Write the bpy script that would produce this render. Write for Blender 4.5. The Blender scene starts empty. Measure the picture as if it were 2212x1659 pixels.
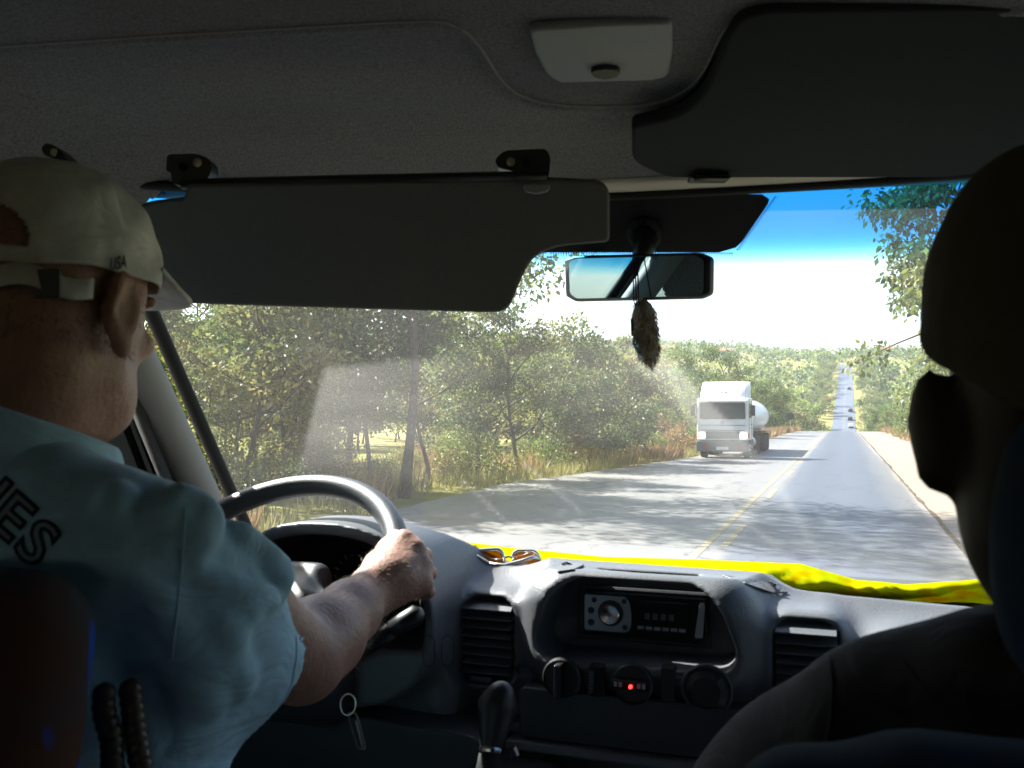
import bpy, bmesh, math, random
import numpy as np
from mathutils import Vector, Matrix, noise as mnoise
from mathutils.bvhtree import BVHTree

R = math.radians
scene = bpy.context.scene
COL = scene.collection
random.seed(7)
rng = np.random.default_rng(7)

# ------------------------------------------------------------------ camera
EYE = 2.1                                   # eye height above the road, metres
F = 2000.0                                  # focal length in units of a 2212 px wide frame
YAW = math.atan(715 / F)                    # camera looks left of the road's heading
PITCH = math.atan(66.5 / F)
cam_d = bpy.data.cameras.new('camera')
cam = bpy.data.objects.new('camera', cam_d)
COL.objects.link(cam)
cam.location = (0, 0, EYE)
cam.rotation_euler = (R(90) + PITCH, 0, YAW)
cam_d.sensor_width = 36
cam_d.lens = F / 2212 * 36
cam_d.clip_start = 0.02
cam_d.clip_end = 6000
cam_d.dof.use_dof = True
cam_d.dof.focus_distance = 4.0
cam_d.dof.aperture_fstop = 12.0
cam_d.dof.aperture_blades = 0
scene.camera = cam

# ------------------------------------------------------------------ sky, sun, exposure
SUN_EL, SUN_AZ = R(43), R(-69)              # azimuth measured from +Y towards +X
world = bpy.data.worlds.new('World')
scene.world = world
world.use_nodes = True
wn = world.node_tree.nodes
sky = wn.new('ShaderNodeTexSky')
sky.sky_type = 'NISHITA'
sky.sun_disc = False
sky.sun_elevation = SUN_EL
sky.sun_rotation = SUN_AZ
sky.air_density = 1.0
sky.dust_density = 2.0
world.node_tree.links.new(sky.outputs[0], wn['Background'].inputs[0])
wn['Background'].inputs[1].default_value = 0.08
sun_d = bpy.data.lights.new('sun', 'SUN')
sun_d.energy = 4.9
sun_d.angle = R(0.8)
sun_d.color = (1.0, 0.965, 0.91)
sun = bpy.data.objects.new('sun', sun_d)
COL.objects.link(sun)
SUN = Vector((math.cos(SUN_EL) * math.sin(SUN_AZ), math.cos(SUN_EL) * math.cos(SUN_AZ), math.sin(SUN_EL)))
sun.rotation_euler = SUN.to_track_quat('Z', 'Y').to_euler()
sun.location = (-30, 20, 60)
scene.view_settings.view_transform = 'Standard'
scene.view_settings.look = 'None'
scene.view_settings.gamma = 1
scene.view_settings.use_curve_mapping = False
scene.view_settings.exposure = 2.3
scene.render.engine = 'CYCLES'
scene.cycles.use_denoising = True
scene.cycles.max_bounces = 10
scene.cycles.diffuse_bounces = 5
scene.cycles.transparent_max_bounces = 24
scene.cycles.caustics_reflective = False
scene.cycles.caustics_refractive = False

# ------------------------------------------------------------------ pixel -> place helpers
FWD = np.array([-math.sin(YAW) * math.cos(PITCH), math.cos(YAW) * math.cos(PITCH), math.sin(PITCH)])
RGT = np.array([math.cos(YAW), math.sin(YAW), 0.0])
UPV = np.cross(RGT, FWD)
E0 = np.array([0, 0, EYE])


def ray(px, py):
    return FWD + RGT * ((px - 1106) / F) + UPV * ((829.5 - py) / F)


def P(px, py, d):
    return E0 + ray(px, py) * d


def PY(px, py, Y):
    r = ray(px, py)
    return E0 + r * (Y / r[1])


def PX(px, py, X):
    r = ray(px, py)
    return E0 + r * (X / r[0])


def plane_hit(px, py, p0, n):
    r = ray(px, py)
    return E0 + r * (np.dot(np.asarray(p0) - E0, n) / np.dot(r, n))


def march(f, px, py, a, b, n=160):
    """first crossing of f along the ray of a pixel"""
    ds = np.linspace(a, b, n)
    r = ray(px, py)
    v0 = f(E0 + r * ds[0])
    for i in range(1, n):
        v1 = f(E0 + r * ds[i])
        if v0 * v1 <= 0:
            t = v0 / (v0 - v1) if v0 != v1 else 0
            return E0 + r * (ds[i - 1] + t * (ds[i] - ds[i - 1]))
        v0 = v1
    return E0 + r * b


# ------------------------------------------------------------------ object helpers
def tag(o, label=None, cat=None, group=None, kind=None):
    if label: o['label'] = label
    if cat: o['category'] = cat
    if group: o['group'] = group
    if kind: o['kind'] = kind
    return o


def empty(name, loc, label=None, cat=None, group=None):
    o = bpy.data.objects.new(name, None)
    o.empty_display_size = 0.1
    o.location = loc
    COL.objects.link(o)
    return tag(o, label, cat, group)


def link(name, me, mat=None, parent=None, smooth=True, world_coords=True):
    if mat is not None and not me.materials:
        me.materials.append(mat)
    if smooth:
        me.polygons.foreach_set('use_smooth', np.ones(len(me.polygons), bool))
    o = bpy.data.objects.new(name, me)
    COL.objects.link(o)
    if parent is not None:
        o.parent = parent
        if world_coords:
            loc = Vector((0, 0, 0))
            q = parent
            while q is not None:
                loc += Vector(q.location)
                q = q.parent
            o.location = -loc
    return o


def np_mesh(name, verts, faces_n, loops):
    """verts (n,3), faces_n vertices per face (constant), loops flat"""
    me = bpy.data.meshes.new(name)
    verts = np.asarray(verts, np.float32)
    loops = np.asarray(loops, np.int32).ravel()
    nf = len(loops) // faces_n
    me.vertices.add(len(verts)); me.vertices.foreach_set('co', verts.ravel())
    me.loops.add(len(loops)); me.loops.foreach_set('vertex_index', loops)
    me.polygons.add(nf)
    me.polygons.foreach_set('loop_start', np.arange(nf, dtype=np.int32) * faces_n)
    me.update(calc_edges=True)
    return me


class MB:
    """collects simple shapes into one mesh"""
    def __init__(s):
        s.v, s.f = [], []

    def add(s, vs, fs):
        n = len(s.v)
        s.v += [tuple(map(float, q)) for q in vs]
        s.f += [tuple(n + i for i in f) for f in fs]

    def box(s, c, h, M=None):
        c = Vector(c)
        vs = []
        for sx in (-1, 1):
            for sy in (-1, 1):
                for sz in (-1, 1):
                    q = Vector((sx * h[0], sy * h[1], sz * h[2]))
                    vs.append(c + (M @ q if M is not None else q))
        s.add(vs, [(0, 1, 3, 2), (4, 6, 7, 5), (0, 4, 5, 1), (2, 3, 7, 6), (0, 2, 6, 4), (1, 5, 7, 3)])

    def hexa(s, a, b):
        """a, b: two matching quads of points (front, back)"""
        s.add(list(a) + list(b), [(0, 1, 2, 3), (7, 6, 5, 4), (0, 4, 5, 1), (1, 5, 6, 2), (2, 6, 7, 3), (3, 7, 4, 0)])

    def prism(s, poly, off):
        """poly: 3D outline, extruded by vector off"""
        n = len(poly)
        off = Vector(off)
        vs = [Vector(p) for p in poly] + [Vector(p) + off for p in poly]
        s.add(vs, [tuple(range(n)), tuple(range(2 * n - 1, n - 1, -1))] + [(i, i + n, (i + 1) % n + n, (i + 1) % n) for i in range(n)])

    def tube(s, pts, rad, n=8, closed=False, squash=None, cap=True):
        pts = [Vector(p) for p in pts]
        m = len(pts)
        rs = rad if hasattr(rad, '__len__') else [rad] * m
        rings = []
        up = None
        for i, p in enumerate(pts):
            if closed:
                t = pts[(i + 1) % m] - pts[i - 1]
            else:
                t = pts[min(i + 1, m - 1)] - pts[max(i - 1, 0)]
            t = t.normalized() if t.length > 1e-9 else Vector((0, 0, 1))
            if up is None:
                up = Vector((0, 0, 1)) if abs(t.z) < 0.9 else Vector((0, 1, 0))
            a = t.cross(up).normalized()
            b = a.cross(t).normalized()
            up = b
            sq = squash or (1, 1)
            rings.append([p + (a * math.cos(k * 2 * math.pi / n) * sq[0] + b * math.sin(k * 2 * math.pi / n) * sq[1]) * rs[i] for k in range(n)])
        vs = [q for r_ in rings for q in r_]
        fs = []
        for i in range(m if closed else m - 1):
            j = (i + 1) % m
            for k in range(n):
                l = (k + 1) % n
                fs.append((i * n + k, i * n + l, j * n + l, j * n + k))
        if not closed and cap:
            fs.append(tuple(range(n - 1, -1, -1)))
            fs.append(tuple((m - 1) * n + k for k in range(n)))
        s.add(vs, fs)

    def lathe(s, prof, c, ax=(0, 0, 1), n=24):
        """prof: list of (radius, height along ax)"""
        ax = Vector(ax).normalized()
        a = ax.orthogonal().normalized()
        b = ax.cross(a)
        c = Vector(c)
        vs, fs = [], []
        for r_, h in prof:
            for k in range(n):
                t = 2 * math.pi * k / n
                vs.append(c + ax * h + (a * math.cos(t) + b * math.sin(t)) * r_)
        for i in range(len(prof) - 1):
            for k in range(n):
                l = (k + 1) % n
                fs.append((i * n + k, i * n + l, (i + 1) * n + l, (i + 1) * n + k))
        fs.append(tuple(range(n - 1, -1, -1)))
        fs.append(tuple((len(prof) - 1) * n + k for k in range(n)))
        s.add(vs, fs)

    def grid(s, rows):
        m, n = len(rows), len(rows[0])
        s.add([p for r_ in rows for p in r_], [(i * n + j, i * n + j + 1, (i + 1) * n + j + 1, (i + 1) * n + j) for i in range(m - 1) for j in range(n - 1)])

    def mesh(s, name):
        me = bpy.data.meshes.new(name)
        me.from_pydata(s.v, [], s.f)
        me.update()
        return me

    def build(s, name, mat, parent=None, smooth=False, bevel=0, solid=0, seg=2, world_coords=True):
        me = s.mesh(name)
        bm = bmesh.new(); bm.from_mesh(me)
        bmesh.ops.recalc_face_normals(bm, faces=bm.faces)
        bm.to_mesh(me); bm.free()
        o = link(name, me, mat, parent, smooth, world_coords)
        if solid:
            m = o.modifiers.new('solid', 'SOLIDIFY'); m.thickness = solid; m.offset = 0
        if bevel:
            m = o.modifiers.new('bevel', 'BEVEL'); m.width = bevel; m.segments = seg; m.limit_method = 'ANGLE'; m.angle_limit = R(35)
            m.harden_normals = False
            me.polygons.foreach_set('use_smooth', np.ones(len(me.polygons), bool))
            try:
                w = o.modifiers.new('wn', 'WEIGHTED_NORMAL'); w.keep_sharp = False
            except Exception:
                pass
        return o


def round_poly(pts, r, n=5):
    """round the corners of a flat 3D outline; r a number or one per corner"""
    out = []
    m = len(pts)
    for i in range(m):
        p = Vector(pts[i]); a = Vector(pts[i - 1]) - p; b = Vector(pts[(i + 1) % m]) - p
        rr = r[i] if hasattr(r, '__len__') else r
        if rr <= 0:
            out.append(p); continue
        q = min(rr, a.length * .49, b.length * .49)
        a = p + a.normalized() * q; b = p + b.normalized() * q
        for k in range(n + 1):
            t = k / n
            out.append(a * (1 - t) ** 2 + p * 2 * t * (1 - t) + b * t * t)
    return out


# ------------------------------------------------------------------ signed-distance shapes -> mesh
class SDF:
    def __init__(s, lo, hi, h):
        s.lo = np.array(lo, float); s.h = h
        s.n = np.ceil((np.array(hi) - s.lo) / h).astype(int) + 1
        s.F = np.full(tuple(s.n), 0.12, np.float32)

    def _loc(s, lo, hi):
        a = np.clip(np.floor((np.array(lo) - s.lo) / s.h).astype(int), 0, s.n - 1)
        b = np.clip(np.ceil((np.array(hi) - s.lo) / s.h).astype(int) + 1, 1, s.n)
        sl = tuple(slice(a[i], max(b[i], a[i] + 1)) for i in range(3))
        ax = [((np.arange(sl[i].start, sl[i].stop) * s.h + s.lo[i]).astype(np.float32)) for i in range(3)]
        return sl, ax[0][:, None, None], ax[1][None, :, None], ax[2][None, None, :]

    def _put(s, sl, d, k, op):
        A = s.F[sl]
        d = d.astype(np.float32)
        if op == 'u':
            if k > 0:
                hh = np.maximum(k - np.abs(A - d), 0) / k
                s.F[sl] = np.minimum(A, d) - hh * hh * k * .25
            else:
                s.F[sl] = np.minimum(A, d)
        else:
            d = -d
            if k > 0:
                hh = np.maximum(k - np.abs(A - d), 0) / k
                s.F[sl] = np.maximum(A, d) + hh * hh * k * .25
            else:
                s.F[sl] = np.maximum(A, d)

    def cap(s, a, b, ra, rb=None, k=.01, op='u'):
        a = np.asarray(a, float); b = np.asarray(b, float)
        rb = ra if rb is None else rb
        pad = max(ra, rb) + k + 3 * s.h + (.03 if op == 'u' else 0)
        sl, x, y, z = s._loc(np.minimum(a, b) - pad, np.maximum(a, b) + pad)
        ab = b - a
        L = max(np.dot(ab, ab), 1e-12)
        t = np.clip(((x - a[0]) * ab[0] + (y - a[1]) * ab[1] + (z - a[2]) * ab[2]) / L, 0, 1)
        d = np.sqrt((x - a[0] - t * ab[0]) ** 2 + (y - a[1] - t * ab[1]) ** 2 + (z - a[2] - t * ab[2]) ** 2) - (ra + (rb - ra) * t)
        s._put(sl, d, k, op)
        return s

    def chain(s, pts, rs, k=.01):
        for i in range(len(pts) - 1):
            s.cap(pts[i], pts[i + 1], rs[i], rs[i + 1], k)

    def ell(s, c, r, M=None, k=.01, op='u'):
        c = np.asarray(c, float); r = np.asarray(r, float)
        pad = r.max() + k + 3 * s.h + (.03 if op == 'u' else 0)
        sl, x, y, z = s._loc(c - pad, c + pad)
        X, Y, Z = x - c[0], y - c[1], z - c[2]
        if M is not None:
            M = np.asarray(M)
            X, Y, Z = (M[0][0] * X + M[1][0] * Y + M[2][0] * Z, M[0][1] * X + M[1][1] * Y + M[2][1] * Z, M[0][2] * X + M[1][2] * Y + M[2][2] * Z)
        k0 = np.sqrt((X / r[0]) ** 2 + (Y / r[1]) ** 2 + (Z / r[2]) ** 2)
        k1 = np.sqrt((X / r[0] ** 2) ** 2 + (Y / r[1] ** 2) ** 2 + (Z / r[2] ** 2) ** 2) + 1e-6
        s._put(sl, k0 * (k0 - 1) / k1, k, op)
        return s

    def box(s, c, hf, rd=.01, M=None, k=.01, op='u'):
        c = np.asarray(c, float); hf = np.asarray(hf, float)
        pad = (np.linalg.norm(hf) if M is not None else hf) + k + 3 * s.h + (.03 if op == 'u' else 0)
        sl, x, y, z = s._loc(c - pad, c + pad)
        X, Y, Z = x - c[0], y - c[1], z - c[2]
        if M is not None:
            M = np.asarray(M)
            X, Y, Z = (M[0][0] * X + M[1][0] * Y + M[2][0] * Z, M[0][1] * X + M[1][1] * Y + M[2][1] * Z, M[0][2] * X + M[1][2] * Y + M[2][2] * Z)
        qx, qy, qz = np.abs(X) - hf[0] + rd, np.abs(Y) - hf[1] + rd, np.abs(Z) - hf[2] + rd
        d = np.sqrt(np.maximum(qx, 0) ** 2 + np.maximum(qy, 0) ** 2 + np.maximum(qz, 0) ** 2) + np.minimum(np.maximum(np.maximum(qx, qy), qz), 0) - rd
        s._put(sl, d, k, op)
        return s

    def field(s, fn, k=.01, op='u'):
        sl, x, y, z = s._loc(s.lo, s.lo + s.h * s.n)
        s._put(sl, fn(x, y, z) + 0 * (x + y + z), k, op)
        return s

    def add(s, fn):
        sl, x, y, z = s._loc(s.lo, s.lo + s.h * s.n)
        s.F += (fn(x, y, z) + 0 * (x + y + z)).astype(np.float32)

    def mesh(s, name):
        Fv = s.F.copy()
        for ax in range(3):                                  # close at the box
            i0 = [slice(None)] * 3; i0[ax] = 0; Fv[tuple(i0)] = .05
            i0[ax] = -1; Fv[tuple(i0)] = .05
        ins = Fv < 0
        nx, ny, nz = Fv.shape
        c = [(i, j, k) for i in (0, 1) for j in (0, 1) for k in (0, 1)]
        cnt = np.zeros((nx - 1, ny - 1, nz - 1), np.int8)
        for i, j, k in c:
            cnt += ins[i:nx - 1 + i, j:ny - 1 + j, k:nz - 1 + k]
        act = (cnt > 0) & (cnt < 8)
        I, J, K = np.nonzero(act)
        idx = np.full(act.shape, -1, np.int32)
        idx[I, J, K] = np.arange(len(I))
        acc = np.zeros((len(I), 3), np.float32); num = np.zeros(len(I), np.float32)
        vals = {q: Fv[I + q[0], J + q[1], K + q[2]] for q in c}
        for q in c:
            for ax in range(3):
                if q[ax] == 0:
                    q2 = list(q); q2[ax] = 1; q2 = tuple(q2)
                    a, b = vals[q], vals[q2]
                    m = (a < 0) != (b < 0)
                    t = np.where(m, a / np.where(m, a - b, 1), 0)
                    p = np.zeros((len(I), 3), np.float32)
                    p[:] = q
                    p[:, ax] += t
                    acc[m] += p[m]; num[m] += 1
        acc /= num[:, None]
        V = (np.stack([I, J, K], 1) + acc) * s.h + s.lo
        quads = []
        for ax in range(3):
            o1, o2 = (ax + 1) % 3, (ax + 2) % 3
            sa = [slice(1, -1)] * 3; sa[ax] = slice(0, -1)
            sb = [slice(1, -1)] * 3; sb[ax] = slice(1, None)
            A, B = ins[tuple(sa)], ins[tuple(sb)]
            for flip, m in ((False, A & ~B), (True, ~A & B)):
                q = np.stack(np.nonzero(m), 1)
                if not len(q): continue
                off = np.ones(3, int); off[ax] = 0
                q = q + off
                def cell(d1, d2):
                    z = q.copy(); z[:, o1] += d1; z[:, o2] += d2
                    return idx[z[:, 0], z[:, 1], z[:, 2]]
                ring = [cell(-1, -1), cell(0, -1), cell(0, 0), cell(-1, 0)]
                if flip: ring = ring[::-1]
                quads.append(np.stack(ring, 1))
        return np_mesh(name, V, 4, np.concatenate(quads))


def smooth_mesh(me, it=2, fac=.5):
    bm = bmesh.new(); bm.from_mesh(me)
    for _ in range(it):
        bmesh.ops.smooth_vert(bm, verts=bm.verts, factor=fac, use_axis_x=True, use_axis_y=True, use_axis_z=True)
    bm.to_mesh(me); bm.free()
    return me


# ------------------------------------------------------------------ materials
def new_mat(name):
    m = bpy.data.materials.new(name)
    m.use_nodes = True
    return m, m.node_tree.nodes, m.node_tree.links


def mat(name, col, rough=.6, spec=.5, metal=0, var=0, scale=20, bump=0, bscale=200, col2=None, detail=6, coat=0, sss=0, trans=0, sheen=0):
    m, N, L = new_mat(name)
    b = N['Principled BSDF']
    b.inputs['Base Color'].default_value = (*col, 1)
    b.inputs['Roughness'].default_value = rough
    b.inputs['Specular IOR Level'].default_value = spec
    b.inputs['Metallic'].default_value = metal
    b.inputs['Coat Weight'].default_value = coat
    if sheen:
        b.inputs['Sheen Weight'].default_value = sheen
    if sss:
        b.inputs['Subsurface Weight'].default_value = sss
        b.inputs['Subsurface Radius'].default_value = (.012, .005, .003)
        b.inputs['Subsurface Scale'].default_value = 1
    if var or col2:
        tc = N.new('ShaderNodeTexCoord')
        n = N.new('ShaderNodeTexNoise'); n.inputs['Scale'].default_value = scale; n.inputs['Detail'].default_value = detail
        n.inputs['Roughness'].default_value = .65
        rp = N.new('ShaderNodeValToRGB')
        rp.color_ramp.elements[0].position = .32; rp.color_ramp.elements[1].position = .68
        if col2:
            ca, cb = col, col2
        else:
            ca, cb = tuple(c * (1 - var) for c in col), tuple(c * (1 + var) for c in col)
        rp.color_ramp.elements[0].color = (*ca, 1); rp.color_ramp.elements[1].color = (*cb, 1)
        L.new(tc.outputs['Object'], n.inputs['Vector'])
        L.new(n.outputs['Fac'], rp.inputs[0]); L.new(rp.outputs[0], b.inputs['Base Color'])
    if bump:
        tc = N.new('ShaderNodeTexCoord')
        n = N.new('ShaderNodeTexNoise'); n.inputs['Scale'].default_value = bscale; n.inputs['Detail'].default_value = 4
        bp = N.new('ShaderNodeBump'); bp.inputs['Strength'].default_value = bump; bp.inputs['Distance'].default_value = .002
        L.new(tc.outputs['Object'], n.inputs['Vector']); L.new(n.outputs['Fac'], bp.inputs['Height']); L.new(bp.outputs[0], b.inputs['Normal'])
    return m


def leaf_mat(name, cols, transl=.52):
    m, N, L = new_mat(name)
    N.remove(N['Principled BSDF'])
    at = N.new('ShaderNodeAttribute'); at.attribute_name = 'tone'
    oi = N.new('ShaderNodeObjectInfo')
    ad = N.new('ShaderNodeMath'); ad.operation = 'MULTIPLY_ADD'; ad.inputs[1].default_value = .3
    L.new(oi.outputs['Random'], ad.inputs[0])
    sb = N.new('ShaderNodeMath'); sb.operation = 'SUBTRACT'; sb.inputs[1].default_value = .15
    L.new(at.outputs['Fac'], sb.inputs[0]); L.new(sb.outputs[0], ad.inputs[2])
    rp = N.new('ShaderNodeValToRGB')
    while len(rp.color_ramp.elements) < len(cols):
        rp.color_ramp.elements.new(.5)
    for i, c in enumerate(cols):
        rp.color_ramp.elements[i].position = i / (len(cols) - 1)
        rp.color_ramp.elements[i].color = (*c, 1)
    L.new(ad.outputs[0], rp.inputs[0])
    d = N.new('ShaderNodeBsdfDiffuse'); t = N.new('ShaderNodeBsdfTranslucent'); g = N.new('ShaderNodeBsdfGlossy')
    g.inputs['Roughness'].default_value = .45
    mx = N.new('ShaderNodeMixShader'); mx.inputs[0].default_value = transl
    mg = N.new('ShaderNodeMixShader'); mg.inputs[0].default_value = .03
    L.new(rp.outputs[0], d.inputs[0]); L.new(rp.outputs[0], t.inputs[0])
    L.new(d.outputs[0], mx.inputs[1]); L.new(t.outputs[0], mx.inputs[2])
    L.new(mx.outputs[0], mg.inputs[1]); L.new(g.outputs[0], mg.inputs[2])
    L.new(mg.outputs[0], N['Material Output'].inputs[0])
    return m


M = {}
M['headliner'] = mat('headliner_felt', (.165, .160, .165), .95, .1, var=.32, scale=330, detail=2, bump=.5, bscale=500)
M['seam_glint'] = mat('seam_highlight', (.30, .28, .275), .9, .1)
M['visor'] = mat('visor_vinyl', (.15, .146, .137), .85, .12, var=.05, scale=150, bump=.15, bscale=700)
M['visor_dark'] = mat('dark_visor_vinyl', (.040, .043, .043), 1.0, .04, var=.06, scale=150, bump=.15, bscale=700)
M['dash'] = mat('dash_plastic', (.098, .101, .110), .42, .5, var=.06, scale=60, bump=.35, bscale=420)
M['dash_dark'] = mat('dark_dash_plastic', (.03, .031, .034), .5, .5, bump=.2, bscale=500)
M['black'] = mat('black_plastic', (.012, .012, .013), .45, .5)
M['black_gloss'] = mat('glossy_black_plastic', (.012, .012, .014), .18, .5)
M['rubber'] = mat('black_rubber', (.014, .014, .014), .75, .3)
M['wheel'] = mat('wheel_leatherette', (.035, .035, .038), .42, .5, bump=.3, bscale=600)
M['trim'] = mat('pillar_plastic', (.24, .235, .225), .6, .4, bump=.15, bscale=500)
M['header'] = mat('header_trim', (.72, .64, .53), .7, .3)
M['white_paint'] = mat('white_paint', (.74, .70, .70), .35, .5)
M['yellow_paint'] = mat('yellow_paint', (.75, .40, .02), .3, .5)
M['chrome'] = mat('chrome', (.75, .75, .76), .15, .5, metal=1)
M['steel'] = mat('dull_steel', (.45, .42, .36), .35, .5, metal=1)
M['lens'] = mat('frosted_lamp_lens', (.34, .34, .335), .5, .4, bump=.8, bscale=900)
M['wall'] = mat('door_trim', (.20, .19, .185), .8, .2, bump=.2)
M['floor'] = mat('floor_mat', (.03, .03, .03), .9, .1)
M['skin'] = mat('skin', (.29, .145, .10), .5, .4, col2=(.39, .215, .155), scale=42, sss=.10, bump=.55, bscale=190)
M['skin_dark'] = mat('dark_skin', (.028, .016, .011), .6, .25)
M['shirt'] = mat('teal_shirt_cotton', (.38, .575, .68), .85, .2, var=.07, scale=60, bump=.25, bscale=900, sheen=.1)
def add_creases(m, scale, dist, strength=.6, squash=(1, 1, 2.2)):
    """large soft creases in cloth, on top of the weave bump"""
    N, L = m.node_tree.nodes, m.node_tree.links
    b = N['Principled BSDF']
    tc = N.new('ShaderNodeTexCoord'); mp = N.new('ShaderNodeMapping'); mp.inputs['Scale'].default_value = squash; mp.inputs['Rotation'].default_value = (.5, .7, .3)
    n = N.new('ShaderNodeTexNoise'); n.inputs['Scale'].default_value = scale; n.inputs['Detail'].default_value = 3; n.inputs['Distortion'].default_value = 1.2
    bp = N.new('ShaderNodeBump'); bp.inputs['Strength'].default_value = strength; bp.inputs['Distance'].default_value = dist
    L.new(tc.outputs['Object'], mp.inputs[0]); L.new(mp.outputs[0], n.inputs['Vector']); L.new(n.outputs['Fac'], bp.inputs['Height'])
    if b.inputs['Normal'].is_linked:
        L.new(b.inputs['Normal'].links[0].from_socket, bp.inputs['Normal'])
    L.new(bp.outputs[0], b.inputs['Normal'])


add_creases(M['shirt'], 9, .014)
M['shirt_dark'] = mat('dark_brown_shirt', (.058, .047, .045), .85, .2, bump=.2, bscale=600)
M['cap_white'] = mat('worn_white_cap', (.46, .45, .44), .9, .15, col2=(.78, .76, .73), scale=16, bump=.3, bscale=700)
M['cap_dark'] = mat('brown_cap', (.10, .085, .062), .9, .1, bump=.3, bscale=600)
add_creases(M['shirt_dark'], 9, .014)
add_creases(M['cap_dark'], 16, .006)
add_creases(M['cap_white'], 16, .006)
M['ink'] = mat('black_print', (.012, .012, .014), .7, .3)
M['ink_fill'] = mat('grey_print', (.21, .26, .28), .8, .3)
M['hair'] = mat('short_grey_hair', (.10, .08, .065), .9, .2, var=.4, scale=300)
M['wood'] = mat('dark_wood_beads', (.07, .04, .022), .4, .5, var=.3, scale=40)
M['glasses_frame'] = mat('grey_metal_frame', (.55, .55, .54), .25, .5, metal=.8)
M['fur'] = mat('charm_fur', (.16, .12, .09), .95, .1, col2=(.50, .42, .32), scale=30)


def seat_fabric():
    m, N, L = new_mat('patterned_seat_cloth')
    b = N['Principled BSDF']; b.inputs['Roughness'].default_value = .95; b.inputs['Specular IOR Level'].default_value = .1
    tc = N.new('ShaderNodeTexCoord')
    mp = N.new('ShaderNodeMapping'); mp.inputs['Scale'].default_value = (26, 26, 9); mp.inputs['Rotation'].default_value = (.3, .9, .4)
    n = N.new('ShaderNodeTexNoise'); n.inputs['Scale'].default_value = 1; n.inputs['Detail'].default_value = 1
    n2 = N.new('ShaderNodeTexNoise'); n2.inputs['Scale'].default_value = 9; n2.inputs['Detail'].default_value = 1
    L.new(tc.outputs['Object'], mp.inputs[0]); L.new(mp.outputs[0], n.inputs[0]); L.new(tc.outputs['Object'], n2.inputs[0])
    r1 = N.new('ShaderNodeValToRGB'); e = r1.color_ramp.elements
    e[0].position = .60; e[0].color = (0, 0, 0, 1); e[1].position = .63; e[1].color = (1, 1, 1, 1)
    r2 = N.new('ShaderNodeValToRGB'); e = r2.color_ramp.elements
    e[0].position = .42; e[0].color = (.055, .06, .07, 1); e[1].position = .6; e[1].color = (.10, .045, .03, 1)
    mx = N.new('ShaderNodeMix'); mx.data_type = 'RGBA'
    mx.inputs['B'].default_value = (.03, .09, .42, 1)
    L.new(n.outputs['Fac'], r1.inputs[0]); L.new(n2.outputs['Fac'], r2.inputs[0])
    L.new(r1.outputs[0], mx.inputs['Factor']); L.new(r2.outputs[0], mx.inputs['A']); L.new(mx.outputs['Result'], b.inputs['Base Color'])
    return m


M['seat'] = seat_fabric()
M['seat_blue'] = mat('blue_grey_seat_cloth', (.055, .062, .072), .95, .1, col2=(.02, .05, .11), scale=11, bump=.3, bscale=500)


def clear_glass(name, tint=(.93, .96, .95), gl=1.0):
    m, N, L = new_mat(name)
    N.remove(N['Principled BSDF'])
    t = N.new('ShaderNodeBsdfTransparent'); t.inputs[0].default_value = (*tint, 1)
    g = N.new('ShaderNodeBsdfGlossy'); g.inputs['Roughness'].default_value = .02
    fr = N.new('ShaderNodeLayerWeight'); fr.inputs[0].default_value = .5
    pw = N.new('ShaderNodeMath'); pw.operation = 'POWER'; pw.inputs[1].default_value = 4.5
    mu = N.new('ShaderNodeMath'); mu.operation = 'MULTIPLY_ADD'; mu.inputs[1].default_value = .9 * gl; mu.inputs[2].default_value = .05 * gl
    mx = N.new('ShaderNodeMixShader')
    L.new(fr.outputs['Facing'], pw.inputs[0]); L.new(pw.outputs[0], mu.inputs[0]); L.new(mu.outputs[0], mx.inputs[0])
    L.new(t.outputs[0], mx.inputs[1]); L.new(g.outputs[0], mx.inputs[2]); L.new(mx.outputs[0], N['Material Output'].inputs[0])
    return m


M['glass'] = clear_glass('side_glass', (.80, .88, .88))
M['rear_glass'] = clear_glass('dark_rear_glass', (.03, .035, .035))
M['amber_glass'] = clear_glass('amber_lens', (.50, .26, .06))
M['dark_glass'] = mat('dark_car_glass', (.03, .05, .06), .08, .6)


def cloth_yellow():
    m, N, L = new_mat('bright_yellow_cloth')
    N.remove(N['Principled BSDF'])
    d = N.new('ShaderNodeBsdfDiffuse'); t = N.new('ShaderNodeBsdfTranslucent')
    tc = N.new('ShaderNodeTexCoord'); n = N.new('ShaderNodeTexNoise'); n.inputs['Scale'].default_value = 30
    rp = N.new('ShaderNodeValToRGB'); rp.color_ramp.elements[0].color = (.40, .26, .0, 1); rp.color_ramp.elements[1].color = (.36, .40, .003, 1)
    rp.color_ramp.elements[0].position = .3; rp.color_ramp.elements[1].position = .55
    L.new(tc.outputs['Object'], n.inputs[0]); L.new(n.outputs['Fac'], rp.inputs[0])
    L.new(rp.outputs[0], d.inputs[0]); L.new(rp.outputs[0], t.inputs[0])
    mx = N.new('ShaderNodeMixShader'); mx.inputs[0].default_value = .4
    L.new(d.outputs[0], mx.inputs[1]); L.new(t.outputs[0], mx.inputs[2]); L.new(mx.outputs[0], N['Material Output'].inputs[0])
    return m


M['cloth'] = cloth_yellow()
exec_marks = {}

# ================================================================== THE LAND
_py = np.array([-400, 0, 110, 150, 200, 250, 300, 344, 643, 700, 760, 900, 1200, 2000, 6000], float)
_pz = np.array([0, 0, 0, -.3, -3, -5.5, -5.2, -2, 34, 40, 45, 56, 66, 74, 80], float)
_ps = np.arange(-400, 3000, 4.0)
_pv = np.interp(_ps, _py, _pz)
_k = np.hanning(13); _k /= _k.sum()
_pv = np.convolve(np.pad(_pv, 6, mode='edge'), _k, mode='valid')


def prof(s):
    return np.interp(s, _ps, _pv)


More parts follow.
